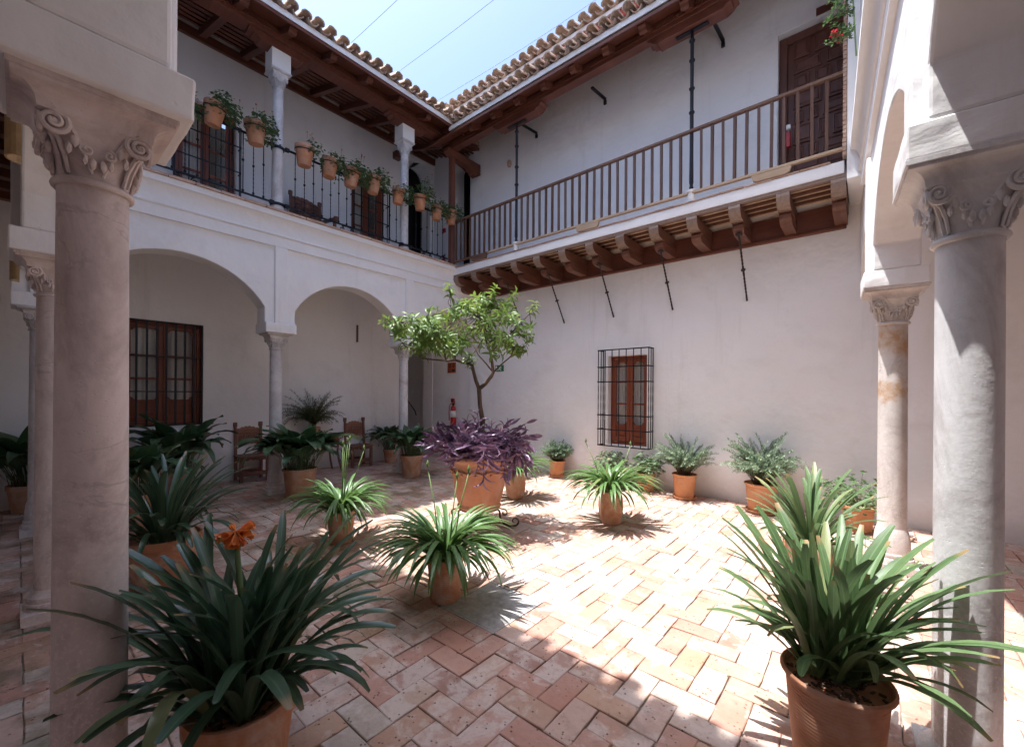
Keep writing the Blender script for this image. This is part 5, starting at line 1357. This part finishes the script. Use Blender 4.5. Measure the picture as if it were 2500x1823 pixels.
for q, ((y, z, s), l) in enumerate(zip(HP, HL)):
    rr = random.Random(70 + q)
    t = thing('hanging_geranium', l, 'hanging pot', (-6.93, y, z - .36 * s), rr.uniform(0, 6), 'geranium pots hung along the iron railing')
    lean = Matrix.Rotation(rr.uniform(.02, .12), 4, 'Y')
    t.rotation_euler = (rr.uniform(-.09, .09), rr.uniform(.0, .16), 0)
    if hm is None: hm = (pot_mesh(.135, .30, TERRA_H, 'rim', .66), pot_mesh(.135, .30, TERRA_U, 'rim', .66))
    inst('pot', hm[q == 5], t, Matrix.Diagonal((s, s, s, 1)))
    bm = B(); lathe(bm, [(.131 * s, .215 * s), (.137 * s, .215 * s), (.137 * s, .228 * s), (.131 * s, .228 * s), (.131 * s, .215 * s)], 20); bar(bm, (-.12 * s, 0, .222 * s), (-.17, 0, .222 * s), .012); obj('ring_holder', bm, IRONB, t)
    sp = (3,)
    geranium(t, .27 * s, .08, 110 if q == 3 else 210 + rr.randrange(240), rr.uniform(.17, .30) if q != 8 else .40, .23 if q != 3 else .17, 80 + q, .055, .26, 4 if q in (2, 3, 4, 5, 8, 10) else 1, (.03, .09 if q != 3 else .14))
# --- red geranium by the brick jamb
t = thing('red_geranium', 'sunlit geranium sprays with red flowers hanging beside the brick jamb, top right', 'plant', (-.23, 5.70, 0))
bm = B(); fb = B(); lay = fb.faces.layers.float.new('tone'); rb2 = B(); rlay = rb2.faces.layers.float.new('tone'); rr = random.Random(5)
for k in range(13):
    z0 = rr.uniform(5.33, 6.35); p = V((.10, .04, z0)); pts = [p.copy()]; dz = rr.uniform(-.10, .22); l = rr.uniform(.12, .27)
    for i in range(6): p = p + V((-l / 6, -.02 * rr.random(), dz / 6 + rr.uniform(-.02, .02))); pts.append(p.copy())
    tube(bm, pts, .004, 4, cap=False)
    for i in range(1, 7):
        for j in range(6): small_leaf(fb, lay, pts[i] + V((rr.uniform(-.02, .02), rr.uniform(-.03, .03), rr.uniform(-.03, .03))), V((rr.uniform(-1, 1), rr.uniform(-1, 1), rr.uniform(-.8, .8))), rr.uniform(.025, .05), .026, rr.random())
    if k % 4 == 0:
        for j in range(26):
            d = V((rr.uniform(-1, 1), rr.uniform(-1, 1), rr.uniform(-1, 1))).normalized()
            small_leaf(rb2, rlay, pts[-1] + d * .02 + V((0, 0, .03)), d, .026, .022, rr.random())
tube(bm, [(.12, .04, 5.2), (.09, .03, 5.8), (.12, .04, 6.5)], .008, 5)
obj('stem', bm, STEM, t, kind='stuff'); obj('foliage', fb, L_GER, t, 'keep', kind='stuff'); obj('blossom', rb2, PET_R, t, 'keep', kind='stuff')

# --- urn on its iron stand, purple plant, orange tree
UX, UY = -3.53, 3.57
st = thing('urn_stand', 'low wrought iron stand with scrolled feet under the big terracotta urn', 'stand', (UX, UY, 0))
for k in range(4):
    bm = B(); a = k * PI / 2 + .70
    def P(r, z): return V((r * math.cos(a), r * math.sin(a), z))
    pts = [P(.20, .235), P(.245, .19), P(.25, .12), P(.29, .05), P(.36, .016), P(.42, .02)]
    pts += [P(.425 + .055 * math.sin(q) * (1 - q / 9), .075 - .055 * math.cos(q) * (1 - q / 9)) for q in [i * .42 for i in range(1, 16)]]
    tube(bm, pts, [.012] * 6 + [.0125 - .0005 * i for i in range(15)], 7)
    up = [P(.20, .235), P(.26, .225)] + [P(.30 + .04 * math.sin(q) * (1 - q / 9), .215 + .0 - .04 + .04 * math.cos(q) * (1 - q / 9)) for q in [i * .45 for i in range(0, 13)]]
    tube(bm, up, .008, 6); obj('leg', bm, IRONB, st, smooth=True)
bm = B(); lathe(bm, [(.20, .226), (.235, .226), (.235, .242), (.20, .242), (.20, .226)], 28); obj('ring', bm, IRONB, st)
ur = thing('terracotta_urn', 'big terracotta urn with a moulded garland band, holding the orange tree and purple plant', 'urn', (UX, UY, .243))
bm = B(); lathe(bm, [(0, 0), (.235, 0), (.255, .012), (.262, .03), (.25, .05), (.248, .065), (.263, .10), (.30, .26), (.322, .42), (.326, .44), (.322, .455), (.333, .53), (.345, .56), (.362, .575), (.368, .60), (.36, .622), (.335, .625), (.325, .58), (0, .55)], 48); obj('bowl', bm, TERRA_U, ur, smooth=30)
bm = B()
n = 72
tube(bm, [(.332 * math.cos(2 * PI * i / n), .332 * math.sin(2 * PI * i / n), .445 + .012 * math.sin(i * 2 * PI / 6)) for i in range(n + 1)], [.011 + .006 * (i % 3 == 0) for i in range(n + 1)], 6, cap=False)
for k in range(12):
    a = k * PI / 6; blob(bm, (.336 * math.cos(a), .336 * math.sin(a), .455), (.022, .022, .02)); blob(bm, (.333 * math.cos(a + .14), .333 * math.sin(a + .14), .425), (.016, .016, .018))
obj('garland', bm, TERRA_U, ur, smooth=True)
soil(.315, .57, ur)
# orange tree
tr = thing('orange_tree', 'small orange tree with a flat spreading crown growing from the big urn', 'tree', (UX, UY, .8))
O = V((UX, UY, .8))
def W(*p): return V(p) - O
trunk = [W(-3.53, 3.57, .80), W(-3.505, 3.585, 1.05), W(-3.50, 3.59, 1.265), W(-3.525, 3.567, 1.457), W(-3.534, 3.559, 1.65)]
bm = B(); tube(bm, trunk, [.040, .031, .029, .026, .027], 10); obj('trunk', bm, BARK, tr, smooth=True)
branches = [
 ([trunk[-1], W(-3.56, 3.53, 1.75), W(-3.586, 3.515, 1.86), W(-3.59, 3.50, 1.93), W(-3.66, 3.453, 1.955), W(-3.75, 3.37, 1.99), W(-3.836, 3.303, 1.98)], .024, .014),
 ([trunk[-1], W(-3.47, 3.60, 1.71), W(-3.42, 3.65, 1.80), W(-3.405, 3.665, 1.845), W(-3.42, 3.66, 1.97), W(-3.43, 3.64, 2.09), W(-3.48, 3.60, 2.25)], .026, .014),
 ([W(-3.836, 3.303, 1.98), W(-3.95, 3.2, 1.995), W(-4.07, 3.105, 2.01), W(-4.10, 3.06, 2.10)], .011, .006),
 ([W(-3.836, 3.303, 1.98), W(-3.87, 3.29, 2.15), W(-4.0, 3.15, 2.32), W(-4.25, 2.95, 2.44)], .012, .006),
 ([W(-3.405, 3.665, 1.845), W(-3.33, 3.74, 1.95), W(-3.25, 3.80, 2.035), W(-3.22, 3.84, 2.15)], .010, .006),
 ([W(-3.405, 3.665, 1.845), W(-3.46, 3.60, 1.95), W(-3.52, 3.53, 2.05), W(-3.6, 3.46, 2.25)], .010, .006),
 ([W(-3.75, 3.37, 1.99), W(-3.74, 3.36, 2.15), W(-3.78, 3.32, 2.35), W(-3.75, 3.3, 2.6)], .011, .005),
 ([W(-3.43, 3.64, 2.09), W(-3.32, 3.75, 2.22), W(-3.2, 3.87, 2.4), W(-3.08, 3.95, 2.55)], .011, .005),
 ([W(-3.48, 3.60, 2.25), W(-3.43, 3.62, 2.45), W(-3.42, 3.65, 2.7)], .010, .004),
 ([W(-3.66, 3.453, 1.955), W(-3.60, 3.60, 2.15), W(-3.65, 3.80, 2.35), W(-3.75, 3.95, 2.45)], .011, .005),
 ([W(-3.48, 3.60, 2.25), W(-3.35, 3.45, 2.35), W(-3.30, 3.30, 2.45)], .009, .005)]
for pts, a, b in branches:
    bm = B(); n = len(pts); tube(bm, pts, [a + (b - a) * i / (n - 1) for i in range(n)], 7); obj('branch', bm, BARK, tr, smooth=True)
def oleaf(L, w, bend):
    rows = []; n = 5; p = V((0, 0, 0))
    for i in range(n + 1):
        f = i / n; th = 1.15 + bend * f
        if i: p = p + V((math.sin(th), 0, math.cos(th))) * L / n
        h = w / 2 * max(math.sin(PI * min(f ** .85 * .97 + .03, 1)), .04); nr = V((-math.cos(th), 0, math.sin(th)))
        rows.append((p + V((0, h, 0)) + nr * h * .5, p.copy(), p + V((0, -h, 0)) + nr * h * .5))
    return rows
ORL = [oleaf(.076 + .012 * q, .029 + .0035 * (q % 3), .1 + .28 * q) for q in range(5)]
ORM = [leaf_mesh(r, L_TREE) for r in ORL]
rr = random.Random(17); right = V((.763, .647, 0)); fw = V((-.647, .763, 0)); CC = V((-3.70, 3.44, 2.36)) - O
tips = []
while len(tips) < 180:
    u, v, z = rr.uniform(-1, 1), rr.uniform(-1, 1), rr.uniform(-1, 1)
    q = u * u + v * v + z * z
    if q > 1 or q < .18: continue
    c = CC + right * u * .86 + fw * v * .62 + V((0, 0, z * .36 + .06 * math.sin(u * 5 + 1) + .05 * math.sin(v * 6 + u * 3) + .09 * u * (z > 0)))
    if z < -.55 and abs(u - .15) > .35: continue
    if noise.noise((c + O) * 3.1) < -.24: continue
    tips.append(c)
# long arm on the left, raised sprays
for q in (W(-4.36, 2.86, 2.47), W(-4.28, 2.93, 2.43), W(-4.18, 3.02, 2.40), W(-4.42, 2.82, 2.44), W(-4.3, 2.9, 2.40), W(-4.12, 3.08, 2.46), W(-3.40, 3.68, 2.86), W(-3.42, 3.66, 2.78), W(-3.22, 3.84, 2.80), W(-3.25, 3.82, 2.72), W(-3.80, 3.35, 2.80), W(-3.82, 3.33, 2.88), W(-3.05, 3.97, 2.6), W(-3.02, 3.98, 2.66), W(-3.08, 3.94, 2.22), W(-3.12, 3.9, 2.12), W(-3.6, 3.5, 1.98), W(-3.62, 3.5, 2.03)): tips.append(q)
hubs = [p for b in branches for p in b[0][1:]]
tw = B(); allv = []
for c in tips:
    h = min(hubs, key=lambda p: (p - c).length); mid = h.lerp(c, .5) + V((rr.uniform(-.04, .04), rr.uniform(-.04, .04), -.03))
    tube(tw, [h, mid, c], [.005, .0035, .0025], 4, cap=False)
    ax = ((c - h).normalized() + V((0, 0, .7))).normalized(); Q = ax.to_track_quat('Z', 'Y').to_matrix().to_4x4()
    for k in range(9):
        s = rr.uniform(.8, 1.2)
        allv.append((rr.randrange(5), Matrix.Translation(c - ax * (.012 * k - .02)) @ Q @ Matrix.Rotation(k * 2.39996 + rr.uniform(-.3, .3), 4, 'Z') @ Matrix.Rotation(rr.uniform(-.5, .35) + .06 * k, 4, 'Y') @ Matrix.Diagonal((s, s, s, 1))))
obj('twig', tw, BARK, tr, smooth=True, kind='stuff')
allv.sort(key=lambda x: ((O + x[1].translation) - CAMP).length)
for k, M in allv[:300]: inst('leaf', ORM[k], tr, M)
bm = B(); lay = bm.faces.layers.float.new('tone')
for k, M in allv[300:]: rows_to(bm, ORL[k], M, lay, rr.random())
obj('leaf_mass', bm, L_TREE, tr, 'keep', kind='stuff')
# purple plant spilling over the urn
pu = thing('purple_plant', 'purple leaved trailing plant filling the urn around the orange tree trunk', 'plant', (UX, UY, .80))
PL = [strap(.108 + .022 * q, .032 + .005 * q, 1.15, 1.45 + .22 * q, 5, .3, .5, .55, False) for q in range(4)]
PM = [leaf_mesh(r, L_PURP) for r in PL]
sb = B(); allv = []; rr = random.Random(23)
for k in range(190):
    a = rr.uniform(0, 2 * PI); toward = math.cos(a - math.atan2(.16, .99))
    p = V((.26 * math.sqrt(rr.random()) * math.cos(a), .26 * math.sqrt(rr.random()) * math.sin(a), .03)); l = rr.uniform(.22, .52) * (1.2 if toward > .2 else .92); th = rr.uniform(.1, 1.0); pts = [p.copy()]; n = 9; dr = rr.uniform(.9, 2.1) * (1 if rr.random() < .8 else .15) + (.75 if math.cos(a - .25) > .55 else -.45 if math.cos(a + 1.5) > .4 else 0)
    for i in range(n):
        t2 = th + dr * (i / n) ** 1.3; a2 = a + rr.uniform(-.12, .12)
        p = p + V((math.sin(t2) * math.cos(a2), math.sin(t2) * math.sin(a2), math.cos(t2))) * l / n; pts.append(p.copy())
    tube(sb, pts, .0045, 4, cap=False)
    for i in range(1, n + 1):
        d = (pts[i] - pts[i - 1]).normalized(); Q = d.to_track_quat('Z', 'Y').to_matrix().to_4x4()
        for j in range(2 if i == n else 1):
            s = rr.uniform(.75, 1.15)
            allv.append((rr.randrange(4), Matrix.Translation(pts[i]) @ Q @ Matrix.Rotation(i * PI + j * PI + rr.uniform(-.6, .6), 4, 'Z') @ Matrix.Rotation(rr.uniform(-.7, .0) - (.5 if i == n else 0), 4, 'Y') @ Matrix.Diagonal((s, s, s, 1))))
obj('stem', sb, STEMP, pu, smooth=True, kind='stuff')
PO = V((UX, UY, .8))
allv.sort(key=lambda x: ((PO + x[1].translation) - CAMP).length)
for k, M in allv[:300]: inst('leaf', PM[k], pu, M)
bm = B(); lay = bm.faces.layers.float.new('tone')
for k, M in allv[300:]: rows_to(bm, PL[k], M, lay, rr.random())
obj('leaf_mass', bm, L_PURP, pu, 'keep', kind='stuff')

# --- litter blown against pots and walls
bm = B(); lay = bm.faces.layers.float.new('tone'); rr = random.Random(77)
for (x, y, sx, sy, n) in ((-1.6, 6.55, .9, .16, 60), (-2.1, 6.4, .3, .25, 30), (-3.2, 3.3, .7, .5, 40), (-.9, 6.3, .4, .3, 40), (-1.3, 1.9, .9, .4, 14), (-3.0, 5.0, 1.5, 1.2, 24), (.0, 2.7, .3, .4, 14)):
    for k in range(n):
        small_leaf(bm, lay, V((x + rr.gauss(0, sx * .5), min(y + rr.gauss(0, sy * .5), 6.96), .006)), V((rr.uniform(-1, 1), rr.uniform(-1, 1), rr.uniform(0, .3))), rr.uniform(.008, .026), rr.uniform(.005, .011), rr.random())
o = obj('leaf_litter', bm, STEMB, smooth='keep', kind='stuff'); o['label'] = 'dry leaf litter scattered on the brick floor'
